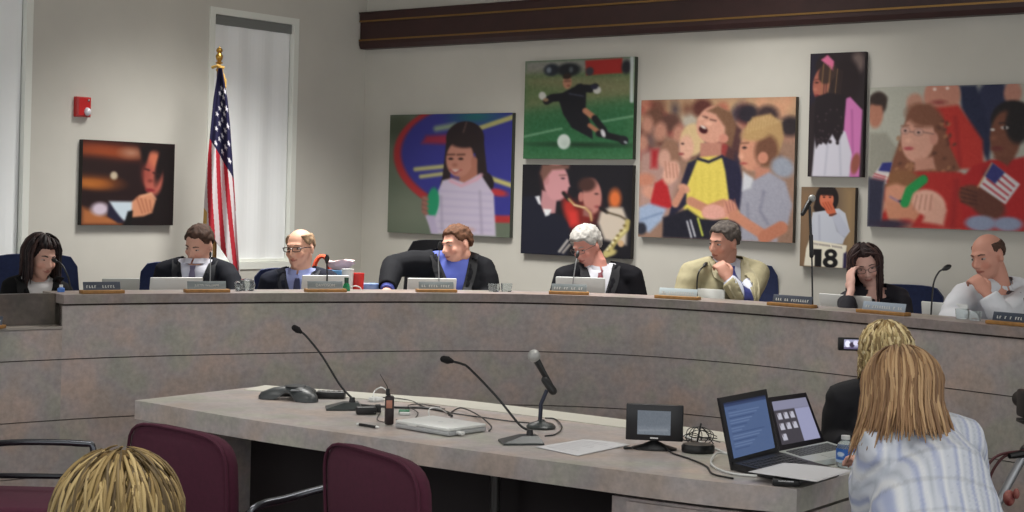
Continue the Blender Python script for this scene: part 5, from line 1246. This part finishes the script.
# conference phone
b = tp(295, 398.5); t = thing('conference_phone', 'grey black three-armed conference phone at the far left of the table', 'phone', b)
mb = MB(); M_ph = mat('phone_grey', (66, 70, 72), .4); NN = 54; rings_ = []
for k, (s_, z) in enumerate(((1, .0), (1.0, .010), (.93, .028), (.62, .048), (.34, .056), (.05, .058))):
    row = []
    for i in range(NN):
        a = 2*PI*i/NN; lobe = .5+.5*math.cos(3*(a-PI-.15)); r_ = (.078+.085*lobe**1.6)*s_; zz_ = z-(0 if s_ < .3 else .0)+(.0 if lobe > .5 or k > 1 else .034*(1-lobe*2)*(1 if k < 2 else 0))
        row.append(b+V3((r_*math.cos(a), r_*math.sin(a), zz_)))
    rings_.append(row)
mb.rings(rings_); mb.build('shell', M_ph, t)
mb = MB(); mb.ell(b+V3((.0, .0, .056)), (.05, .05, .007), None, 24, 8); mb.build('speaker_grille', mat('grille', (36, 38, 40), .7), t)
mb = MB(); mb.box(b+V3((.02, -.07, .045)), (.06, .035, .006), bev=.002); mb.build('keypad', mat('keypad', (110, 112, 116), .5), t)
b = tp(331, 398); t = thing('remote_control_unit', 'small black keypad unit with pale keys right of the conference phone', 'keypad', b)
mb = MB(); mb.box(b+V3((0, 0, .016)), (.13, .06, .03), bev=.006); mb.build('housing', M_blackp, t)
mb = MB()
for k in range(5): mb.box(b+V3((-.048+k*.024, .004, .032)), (.010, .012, .004))
mb.build('keys', M_white, t)
b = tp(376, 401); tag(MB().lathe([(.001, 0), (.034, 0), (.036, .008), (.03, .016), (.001, .018)], 24, c=b).build('white_puck', M_white), 'small round white disc lying behind the power supply', 'puck')
b = tp(366, 414); t = thing('power_adapter', 'black power adapter brick beside the black device', 'power adapter', b, .2)
MB().box((0, 0, .016), (.085, .045, .032), bev=.006).build('brick', M_blackp, t, world=False); mb = MB(); mb.box((.052, .012, .022), (.022, .03, .034), bev=.004); mb.build('plug', M_blackp, t, world=False)
b = tp(389, 425); t = thing('two_way_radio', 'upright black and red handheld radio with thin antenna by the laptop', 'radio', b)
mb = MB(); mb.box(b+V3((0, 0, .060)), (.036, .026, .118), bev=.008, rz=.3); mb.build('case', mat('radio_black', (34, 20, 22), .4), t)
mb = MB(); mb.box(b+V3((0, -.014, .085)), (.024, .004, .032), bev=.001, rz=.3); mb.build('display', mat('radio_display', (176, 120, 100), .4), t)
mb = MB(); mb.tube([b+V3((-.008, 0, .12)), b+V3((-.008, 0, .145))], .008, 10); mb.build('knob', M_blackp, t)
mb = MB(); mb.tube([b+V3((.004, 0, .115)), P(387, 386, b.y), P(380, 374, b.y)], [.002, .0016, .001], 6); mb.build('antenna', M_blackp, t)
a_, c_ = tp(357, 425.5), tp(379, 429); t = thing('marker_pen', 'black pen with white ends lying in front of the power adapter', 'pen', a_)
up_ = V3((0, 0, .006)); mb = MB(); mb.tube([a_.lerp(c_, .12)+up_, a_.lerp(c_, .88)+up_], .0058, 10, round_=True); mb.build('barrel', M_blackp, t)
mb = MB(); mb.tube([a_+up_, a_.lerp(c_, .12)+up_], [.005, .006], 10); mb.tube([a_.lerp(c_, .88)+up_, c_+up_], [.006, .003], 10); mb.build('ends', M_white, t)
b = tp(404, 414.5); t = thing('green_adapter', 'small green and white connector box behind the white laptop', 'connector', b)
mb = MB(); mb.box(b+V3((0, .01, .010)), (.045, .03, .018), bev=.003); mb.build('green_case', mat('green_plastic', (44, 120, 84), .4), t); mb = MB(); mb.box(b+V3((.004, -.012, .006)), (.045, .02, .012), bev=.002); mb.build('white_case', M_white, t)
# closed white laptop
q0, q1, q2, q3 = tp(389, 428.5), tp(458, 440), tp(490, 431), tp(426, 420)
c_ = (q0+q1+q2+q3)/4; ax_ = (q1-q0).normalized(); rz = math.atan2(ax_.y, ax_.x); t = thing('white_laptop', 'closed white laptop lying on the staff table', 'laptop', c_, rz)
mb = MB(); mb.box((0, 0, .010), (.30, .215, .018), bev=.006); mb.build('base', mat('laptop_rim', (170, 172, 174), .4), t, world=False)
mb = MB(); mb.box((0, 0, .025), (.298, .212, .013), bev=.005); l = mb.build('lid', M_white, t, world=False)
mb = MB(); mb.ell((0, 0, .0316), (.012, .014, .0008), None, 12, 6); mb.build('lid_mark', mat('lid_mark', (190, 192, 194), .4), l, world=False)
mb = MB(); mb.box((-.05, -.107, .021), (.05, .004, .006)); mb.build('latch', M_white, t, world=False)
mb = MB(); mb.box((.165, -.06, .012), (.035, .018, .012), bev=.003); mb.build('plug', M_white, t, world=False)
# papers
def sheet(label, pts, m=None, z=TZ+.001, n=12, curl=.004, marks=True):
    a, b_, c_, d_ = [tp(*q, z) for q in pts]; mb = MB()
    t = thing('paper_sheet', label, 'paper', (a+c_)/2)
    rows = []
    for j in range(n+1):
        for i in range(n+1):
            u, v = i/n, j/n; p_ = a.lerp(b_, u).lerp(d_.lerp(c_, u), v); rows.append(p_+V3((0, 0, curl*math.sin(u*3)*v)))
    mb.add(rows, [[j*(n+1)+i, j*(n+1)+i+1, (j+1)*(n+1)+i+1, (j+1)*(n+1)+i] for j in range(n) for i in range(n)]); o = mb.build('sheet', m or mat('paper', (205, 205, 208), .7), t, ang=180)
    s_ = o.modifiers.new('t', 'SOLIDIFY'); s_.thickness = .001; s_.offset = 1
    if marks:
        mb = MB()
        for k in range(9):
            u0, u1 = .12, .12+.7*(.6+.4*((k*37) % 10)/10); v = .14+k*.085
            f = lambda u, v: a.lerp(b_, u).lerp(d_.lerp(c_, u), v)+V3((0, 0, curl*math.sin(u*3)*v+.0016))
            K = 6
            mb.rings([[f(u0+(u1-u0)*s_/K, v), f(u0+(u1-u0)*s_/K, v+.018), f(u0+(u1-u0)*s_/K, v+.018)+V3((0, 0, .0002)), f(u0+(u1-u0)*s_/K, v)+V3((0, 0, .0002))] for s_ in range(K+1)])
        mb.build('printed_lines', mat('ink_grey', (196, 196, 200), .7), t)
    return t
sheet('printed sheet of paper lying left of the small monitor', [(535, 447), (578, 456), (630, 445), (583, 439.5)])
# small monitor
b = tp(654, 449); y = b.y; rzm = -.12
t = thing('small_monitor', 'small black flat monitor on a foot on the staff table', 'monitor', b, rzm)
kx = y/F
mb = MB(); mb.box((0, 0, .100), (57*kx, .030, 36*kx), bev=.004); mo = mb.build('bezel', mat('monitor_black', (20, 20, 26), .35), t, world=False)
cs = Canvas(0, 0, 33, 24, 34, 25, (112, 120, 130)); cs.p([(0, 16), (33, 15), (33, 24), (0, 24)], (124, 132, 142), 3); cs.l([(2, 20), (30, 19)], 1, (150, 156, 164), 2); cs.noise(3, 5)
mb = MB(); cs.emit(mb, lambda u, v: V3(((-.5+u)*33*kx-.002, -.0162, .100+(.5-v)*24*kx))); mb.build('screen', attr_mat('screen_glow', .3, .3, .75), mo, world=False, smooth=False, col=True)
mb = MB(); mb.box((0, -.016, .100-15.2*kx), (8*kx, .002, 1.2*kx)); mb.build('badge', mat('steel', (200, 200, 200), .25, 1), mo, world=False)
mb = MB(); mb.tube([(0, .01, .01), (0, .01, .06)], .016, 12); mb.build('neck', M_blackp, t, world=False)
mb = MB(); rg = []
for s_, z in ((1, 0), (1, .006), (.5, .018), (.2, .03)): rg.append([V3((.085*s_*math.cos(a), .05*s_*math.sin(a), z)) for a in np.linspace(0, 2*PI, 24, endpoint=False)])
mb.rings(rg); mb.build('foot', M_blackp, t, world=False)
b = tp(628, 449.5); tag(MB().tube([b+V3((-.012, 0, .006)), b+V3((.014, 0, .006))], [.006, .004], 8, round_=True).build('small_plug', M_blackp), 'tiny black plug lying left of the small monitor foot', 'plug')
# hub with antenna and cables
b = tp(698, 452); t = thing('round_hub', 'low black round hub behind the small monitor cable', 'hub', b)
mb = MB(); rg = []
for s_, z in ((.96, 0), (1, .006), (1, .022), (.9, .030), (.05, .032)): rg.append([b+V3((.062*s_*math.cos(a), .05*s_*math.sin(a), z)) for a in np.linspace(0, 2*PI, 28, endpoint=False)])
mb.rings(rg); mb.build('housing', M_blackp, t)
mb = MB(); mb.tube([P(697, 443, b.y+.1), P(701, 424, b.y+.1)], .0035, 8, round_=True); tag(mb.build('short_antenna', M_blackp), 'short upright black antenna stub among the cables', 'antenna')
def cable(label, pts, r=.0028, m=None, n=7):
    """pts: (px, py, height above the table)"""
    q = spline([tp(x, y, TZ+h+r) for x, y, h in pts], n); tag(MB().tube(q, r, 6).build('cable', m or M_blackp), label, 'cable')
cable('thick black cable running along the table behind the white laptop', [(352, 404, .0), (375, 406, 0), (400, 407.5, 0), (425, 408, 0), (447, 412, 0), (452, 416, .0)], .005)
cable('black cable curving from the white laptop up to the cable bundle', [(489, 431, .0), (491, 426, .01), (478, 415, .012), (462, 408, .01), (453, 411, 0), (449, 415, 0)], .0032)
cable('thin black cable running behind the desk microphone', [(452, 413, 0), (480, 417, 0), (510, 421, 0), (530, 423, 0)], .0028)
cable('black cable looping around the handheld microphone base', [(545, 436, 0), (556, 434, .0), (562, 427, .006), (555, 419, 0), (545, 418, 0)], .003)
cable('black cable squiggling under the green connector', [(396, 420, 0), (410, 421, 0), (418, 413, .004), (408, 406, .004), (420, 404, 0), (440, 407, 0)], .0024)
cable('black cable along the far side of the cable bundle', [(372, 397, 0), (395, 398, .004), (412, 401, 0), (425, 407, 0), (445, 409, 0)], .0026)
cable('thin black cable from the adapter to the radio', [(374, 413, .008), (381, 411, .003), (377, 419, .002), (383, 422, .003), (388, 421, .004)], .002)
q = [tp(374, 401, TZ+.015), P(374, 392, tp(380, 401).y), P(381, 387.5, tp(380, 401).y), P(387.5, 392, tp(380, 401).y), P(388, 401, tp(380, 401).y-.05)]
tag(MB().tube(spline(q, 8), .0028, 6).build('cable', M_white), 'white cable arching up beside the radio antenna', 'cable')
yq = tp(429, 420).y; q = [P(429.5, 419, yq), P(429, 410, yq+.02), P(434, 407.5, yq+.04), P(441, 409, yq+.06), tp(447, 413, TZ+.003)]
tag(MB().tube(spline(q, 8), .0026, 6).build('cable', M_white), 'white cable rising at the back of the white laptop', 'cable')
cable('black cable running from the small monitor to the dark laptop', [(665, 447, .01), (672, 453, 0), (690, 459, 0), (706, 466, 0), (713, 474, .0), (733, 478.5, 0)], .0034)
cable('white cable coming from the bundle and passing behind the dark laptop', [(680, 434, .01), (700, 442, .006), (716, 449, .0), (728, 454, 0)], .0038, M_white)
cable('white cable looping in front of the dark laptop corner', [(735, 456, .0), (718, 453, .01), (711, 462, .006), (718, 469, 0), (735, 474, 0), (757, 476, .0)], .0042, M_white)
rc = random.Random(9)
for k in range(5):
    y0 = tp(700, 444).y+.05*k-.05; cx_ = 700+rc.uniform(-9, 9)
    w0 = rc.uniform(6, 13); h0_ = rc.uniform(426, 436); a0_ = rc.uniform(0, 6)
    q = [P(cx_+w0*math.cos(a0_+t_*.9)*(1+.2*math.sin(t_*2.3)), (h0_+446)/2+(446-h0_)/2*math.sin(a0_+t_*.9), y0+.02*math.sin(t_)) for t_ in range(8)]+[P(cx_+rc.uniform(14, 24), 447, y0+.03)]
    q = [V3((a.x, a.y, max(a.z, TZ+.004))) for a in q]
    tag(MB().tube(spline(q, 8), .0018, 6).build('cable', M_blackp), 'thin black cable in the tangle between monitor and dark laptop', 'cable', 'tangled thin cables by the hub')
# dark laptop, seen from the front left: screen quad in the photo
def open_laptop(label, scr, base, cv, shellm, keym, zoff=0, baset=.024, extra=None):
    """scr: pixel corners tl,tr,br,bl of the lid with depths; base: pixel corners on the table of the keyboard half (left,right,near)"""
    tl, tr, br, bl = [P(*q) for q in scr]
    nn = (br-bl).cross(tl-bl); dd = ray(scr[1][0], scr[1][1]); o_ = V3((0, 0, CAMH)); tr = o_+dd*(nn.dot(bl-o_)/nn.dot(dd)); c0 = (bl+br)/2
    t = thing('laptop', label, 'laptop', V3((c0.x, c0.y, TZ)))
    n = (br-bl).cross(tl-bl).normalized(); n = -n if n.y > 0 else n
    mb = MB(); th = .009
    mb.add([tl, tr, br, bl]+[p_-n*th for p_ in (tl, tr, br, bl)], [[0, 1, 2, 3], [7, 6, 5, 4], [0, 4, 5, 1], [1, 5, 6, 2], [2, 6, 7, 3], [3, 7, 4, 0]])
    lid = mb.build('lid', shellm, t, smooth=False)
    f = lambda u, v: tl.lerp(tr, u).lerp(bl.lerp(br, u), v)
    mb = MB(); cv.emit(mb, lambda u, v: f(.06+.88*u, .08+.76*v)+n*.001); mb.build('screen', attr_mat('screen_glow', .3, .3, .75), lid, smooth=False, col=True)
    if extra: extra(f, n, lid)
    A, B_, C_, D_ = [V3((q.x, q.y, TZ+.0015)) for q in base]; u_ = V3((0, 0, baset))
    mb = MB(); mb.add([A, B_, C_, D_, A+u_, B_+u_, C_+u_, D_+u_], [[3, 2, 1, 0], [4, 5, 6, 7], [0, 1, 5, 4], [1, 2, 6, 5], [2, 3, 7, 6], [3, 0, 4, 7]]); bs_ = mb.build('base', keym[0], t, smooth=False)
    mb = MB(); g = lambda u, v, h=0: A.lerp(B_, u).lerp(D_.lerp(C_, u), v)+u_+V3((0, 0, h))
    for r_ in range(5):
        for c_ in range(12):
            u0, v0 = .07+c_*.072, .10+r_*.095; a4 = [(u0, v0), (u0+.058, v0), (u0+.058, v0+.075), (u0, v0+.075)]
            mb.rings([[g(u, v) for u, v in a4], [g(u, v, .002) for u, v in a4]])
    mb.build('keyboard', keym[1], bs_, smooth=False)
    mb = MB(); a4 = [(.36, .68), (.62, .68), (.62, .92), (.36, .92)]; mb.rings([[g(u, v) for u, v in a4], [g(u, v, .0015) for u, v in a4]]); mb.build('touchpad', keym[2], bs_, smooth=False)
    return t
h0 = tp(732, 470); h1 = tp(779, 459)       # hinge line on the table
w_h = h1-h0; perp = V3((w_h.y, -w_h.x, 0)).normalized()
# depth direction of the keyboard half: away from the lid, to the lower right
cs = Canvas(0, 0, 100, 120, 70, 84, (86, 108, 150)); cs.p([(0, 0), (100, 0), (100, 9), (0, 9)], (54, 70, 110)); cs.p([(0, 0), (100, 0), (100, 3), (0, 3)], (30, 40, 70))
for k in range(16): cs.l([(8, 18+k*5.6), (8+((k*53) % 60)+18, 18+k*5.6)], 1.4, (124, 146, 186) if k % 3 else (60, 80, 124), 1.5)
M_lapk = mat('dark_laptop', (28, 28, 32), .4)
def lw(p, q, L): return p+(q-p).normalized()*L
e0 = h0+w_h.normalized()*.30
vdir = V3((w_h.normalized().y, -w_h.normalized().x, 0)); 
b0_, b1_ = h0, h0+w_h
def badge(f, n, lid):
    mb = MB(); mb.ell(f(.5, .925)+n*.002, (.006, .001, .004), None, 10, 6); mb.build('badge', mat('steel', (200, 200, 200), .25, 1), lid)
Yl, Yr = h0.y, h1.y
open_laptop('dark laptop with blue text screen nearest the end of the table', [(719, 398, Yl-.02), (766.5, 389, Yr+.10), (779.5, 458, Yr+.02), (733, 471, Yl)], [h0, h1, tp(839, 476.5), tp(793, 485)], cs, M_lapk, (M_lapk, mat('keys_dark', (40, 40, 44), .5), mat('pad_dark', (52, 52, 56), .4)), extra=badge)
cs = Canvas(0, 0, 140, 100, 90, 66, (84, 80, 90)); cs.p([(80, 22), (140, 22), (140, 100), (80, 100)], (170, 172, 206), 2); cs.p([(0, 0), (140, 0), (140, 22), (0, 22)], (150, 150, 176), 2); cs.p([(0, 22), (80, 22), (80, 100), (0, 100)], (76, 72, 80), 2)
for r_, row in enumerate(((8, 32, 56), (8, 32, 56), (8,))):
    for x in row: cs.p([(x, 28+r_*24), (x+16, 28+r_*24), (x+18, 43+r_*24), (x+2, 43+r_*24)], (206, 206, 220)); cs.p([(x, 28+r_*24), (x+6, 28+r_*24), (x+5, 36+r_*24)], (120, 110, 120))
k0, k1 = tp(779, 457), tp(827, 447)
open_laptop('silver laptop with picture icons on its screen beyond the dark laptop', [(768, 397.5, k0.y+.05), (806, 392.5, k1.y+.12), (826, 446, k1.y+.02), (781, 455, k0.y)], [k0, k1, tp(866, 459), tp(812, 468)], cs, mat('lid_black', (26, 22, 30), .4), (mat('silver_alu', (196, 200, 196), .35, .3), mat('keys_dark2', (80, 82, 84), .5), mat('pad_silver', (176, 180, 176), .4)), baset=.02)
sheet('white sheet of paper lying across the keyboard of the dark laptop', [(748, 472), (817, 482), (852, 471), (784, 463)], z=TZ+.0305, marks=False, curl=.004)
b = tp(786, 486.5); t = thing('small_black_box', 'small black box at the near table edge before the dark laptop', 'box', b, -.2)
MB().box((0, .02, .012), (.09, .05, .022), bev=.004).build('case', M_blackp, t, world=False); MB().box((0, -.005, .018), (.05, .002, .004)).build('label_strip', mat('steel', (200, 200, 200), .25, 1), t, world=False)
# water bottle
b = tp(845, 466.5); t = thing('water_bottle', 'clear plastic water bottle with blue label and white cap', 'bottle', b)
hb_ = 31*b.y/F; r_ = 9*b.y/F
MB().lathe([(.001, .0), (r_*.9, 0), (r_, .006), (r_, hb_*.62), (r_*.85, hb_*.74), (r_*.42, hb_*.86), (r_*.42, hb_*.9), (.001, hb_*.9)], 28, c=b).build('bottle_body', mat('bottle_plastic', (226, 236, 240), .08, trans=.85), t)
lo = []
mb = MB(); mb.usec = True
for k in range(29):
    a = 2*PI*k/28
cs = Canvas(0, 0, 120, 30, 84, 20, (54, 104, 186)); cs.p([(0, 24), (120, 24), (120, 30), (0, 30)], (190, 210, 230))
for k in range(4): cs.e(15+k*30, 12, 9, 5, (200, 216, 236)); cs.l([(9+k*30, 18), (22+k*30, 17)], 2, (120, 160, 216))
cs.emit(mb, lambda u, v: b+V3(((r_+.0006)*math.cos(-u*2*PI), (r_+.0006)*math.sin(-u*2*PI), hb_*(.60-.44*v)))); mb.build('label', attr_mat('label_print', .4, .4), t, col=True)
MB().lathe([(.001, hb_*.88), (r_*.5, hb_*.88), (r_*.5, hb_*1.0), (.001, hb_*1.0)], 20, c=b).build('cap', M_white, t)
# small camera held up by the woman in black
cpt = P(848.5, 344, 6.50); t = thing('compact_camera', 'compact black camera with a lit screen held up beside the curly hair', 'camera', cpt, 0)
kx = 6.50/F
mb = MB(); mb.box(cpt, (21*kx, .022, 13*kx), bev=.004); mb.build('body', M_blackp, t)
cs = Canvas(0, 0, 16, 11, 30, 20, (160, 160, 190)); cs.e(4, 5, 3, 4, (240, 240, 255)); cs.e(9, 6, 3, 3, (60, 50, 70)); cs.e(13, 4, 3, 3, (220, 216, 240)); cs.p([(0, 9), (16, 9), (16, 11), (0, 11)], (90, 80, 110))
mb = MB(); cs.emit(mb, lambda u, v: cpt+V3(((-.5+u)*14.5*kx+2.2*kx, -.0115, (.5-v)*9.5*kx))); mb.build('screen', attr_mat('screen_bright', .3, .3, 1.0), t, smooth=False, col=True)
mb = MB(); mb.tube([cpt+V3((-.01, .01, 0)), cpt+V3((-.01, .035, 0))], .018, 16); mb.build('lens', M_blackp, t)

# ================= guest chairs =================
M_maroon = mat('maroon_fabric', (70, 20, 42), .9, var=.10, scale=60, sheen=.0)
M_tube = mat('chrome_dark', (96, 98, 104), .25, .9)
def guest_chair(label, loc, rz, arms=(1, -1), w=.46, htop=.88, loop=False, backy=0):
    """seat faces local +Y, back at -Y"""
    t = thing('guest_chair', label, 'chair', loc, rz); L = lambda mb, n, m, p=t, **k: mb.build(n, m, p, world=False, **k)
    mb = MB(); mb.box((0, 0, .45), (w, .46, .08), bev=.03, seg=3); L(mb, 'seat', M_maroon)
    mb = MB(); rg = []; z0, z1 = .50, htop
    N_ = 26
    def outl(s_, y):       # rounded, slightly wider at the top
        out = []
        for k in range(N_):
            a = 2*PI*k/N_; cx, cz = math.cos(a), math.sin(a); e = .45
            x = math.copysign(abs(cx)**e, cx)*w/2*s_; z = math.copysign(abs(cz)**e, cz)*(z1-z0)/2*s_+(z0+z1)/2
            out.append(V3((x*(1+.05*(z-.6)), y-.05*(z-.45)+.10*(x*x), z)))
        return out
    mb.rings([outl(.90, -.262), outl(.985, -.255), outl(1, -.238), outl(.985, -.215), outl(.90, -.205)]); bk = L(mb, 'backrest', M_maroon, ang=70)
    mb = MB(); q = outl(.99, -.262); mb.tube(q+[q[0]], .006, 6); L(mb, 'piping', M_maroon, bk)
    for s_ in (-1, 1):
        mb = MB(); mb.tube([(s_*(w/2+.0), -.24, .40), (s_*(w/2+.01), -.25, .60)], .011, 8); L(mb, 'back_bracket', M_tube)
        for fy in (1, -1):
            mb = MB(); mb.tube([(s_*(w/2-.02), fy*.16, .40), (s_*(w/2+.01), fy*.24, .012)], .012, 8, round_=True); L(mb, 'leg', M_tube)
    for s_ in arms:
        x = s_*(w/2+.045); mb = MB()
        if loop:
            q = [(x, -.20, .40), (x, -.20, .60), (x, -.17, .645), (x, .14, .652), (x, .20, .62), (x, .21, .40)]; mb.tube(spline(q, 6), .013, 10); mb.tube([(x, -.20, .515), (x, .20, .52)], .011, 8)
            mb.tube([(x, -.20, .41), (s_*(w/2-.03), -.20, .40)], .010, 8); mb.tube([(x, .20, .41), (s_*(w/2-.03), .20, .40)], .010, 8)
        else: mb.tube(spline([(s_*(w/2), -.20, .42), (x, -.22, .64), (x, -.05, .675), (x, .20, .69), (x, .22, .64), (s_*(w/2), .16, .40)], 6), .013, 10, flat=1.0)
        L(mb, 'armrest', M_tube)
    return t
c1 = P(181, 470, 5.18); guest_chair('maroon guest chair right of the blond head', (c1.x+.17, 5.36, 0), -.75, (1,), .56, .885)
c2 = P(376, 480, 4.85); guest_chair('maroon guest chair in front of the table centre, seen from behind', (c2.x+.20, 5.00, 0), -.95, (), .58, .88)
c0 = P(48, 500, 6.2); guest_chair('maroon guest chair with looped chrome arm at the left edge', (c0.x-.03, 5.95, 0), -PI/2, (-1,), .46, .86, True)
mb = MB()
# chairs under the women at the table end
task_chair('swivel_chair', 'dark swivel chair under the person in the striped shirt', (P(948, 500, 4.2).x, 4.22, 0), -2.6, mat('black_fabric', (28, 28, 32), .85), .60, .44)
task_chair('swivel_chair', 'dark swivel chair under the person with curly hair', (P(886, 400, 6.1).x, 6.12, 0), PI, mat('black_fabric', (28, 28, 32), .85), .62, .44)
task_chair('swivel_chair', 'dark chair under the person with streaked blond hair', (P(120, 600, 2.36).x, 2.34, 0), PI, mat('black_fabric', (28, 28, 32), .85), .60, .44)
# ================= tripod with camera at the right edge =================
Yt = 5.9; tx = P(1032, 440, Yt)
t = thing('tripod', 'black and silver camera tripod at the right edge', 'tripod', (tx.x, Yt, 0))
hub = V3((tx.x, Yt, P(1026, 452, Yt).z)); top_ = V3((tx.x, Yt, P(1022, 432, Yt).z))
mb = MB(); mb.tube([hub-V3((0, 0, .35)), top_], .014, 12); mb.build('centre_column', M_blackp, t)
mb = MB(); mb.ell(hub, (.045, .045, .035)); mb.tube([hub+V3((0, 0, .0)), hub+V3((-.10, -.05, -.01))], [.02, .01], 8); mb.build('hub', M_blackp, t)
for k in range(3):
    a = PI+.1+k*2*PI/3; ft = V3((tx.x+.42*math.cos(a), Yt+.42*math.sin(a)-.0, .015)); st = hub+V3((.03*math.cos(a), .03*math.sin(a), -.01)); md = st.lerp(ft, .5)
    mb = MB(); mb.tube([st, md], .016, 10); lg = mb.build('leg', mat('tripod_silver', (170, 172, 176), .35, .6), t)
    mb = MB(); mb.tube([md, ft], .011, 8); mb.build('lower_leg', M_blackp, lg); mb = MB(); mb.ell(ft, (.018, .018, .014), None, 10, 6); mb.build('rubber_foot', M_blackp, lg)
mb = MB(); mb.tube([top_, top_+V3((0, 0, .03))], .03, 12); mb.box(top_+V3((0, 0, .04)), (.09, .11, .015), bev=.003); mb.build('pan_head', M_blackp, t)
cz = top_.z+.048
t = thing('video_camera', 'black video camera on the tripod, cut by the right edge', 'camera', (tx.x, Yt, cz))
mb = MB(); mb.box((tx.x, Yt, cz+.055), (.075, .17, .105), bev=.01); mb.build('body', M_blackp, t)
mb = MB(); mb.tube([(tx.x, Yt+.08, cz+.06), (tx.x, Yt+.15, cz+.06)], .032, 18); mb.build('lens', M_blackp, t)
mb = MB(); mb.box((tx.x-.005, Yt-.087, cz+.085), (.035, .003, .022)); mb.build('viewfinder_screen', mat('vf_screen', (190, 205, 215), .3, emit=.4), t)
for k in range(2):
    q = [hub+V3((-.02, -.02, .01*k)), hub+V3((-.12-.03*k, -.03, -.02)), hub+V3((-.17-.02*k, -.02, -.14)), hub+V3((-.14, .0, -.34)), V3((tx.x-.1, Yt, .02))]
    tag(MB().tube(spline(q, 8), .0055, 8).build('cable', mat('cable_red', (78, 30, 34), .5)), ['dark red cable hanging left of the tripod, the nearer loop', 'dark red cable hanging left of the tripod, the farther loop'][k], 'cable')
p = P(1009, 498, 5.75); mb = MB(); mb.ell(p, (.022, .02, .03), None, 14, 10); mb.ell(p+V3((.02, -.02, .02)), (.012, .012, .02), None, 12, 8)
o = mb.build('bundled_strap', mat('strap_red', (120, 40, 40), .6, rgb2=(170, 110, 100), scale=40)); tag(o, 'small red and pale bundle hanging on the tripod leg', 'strap')
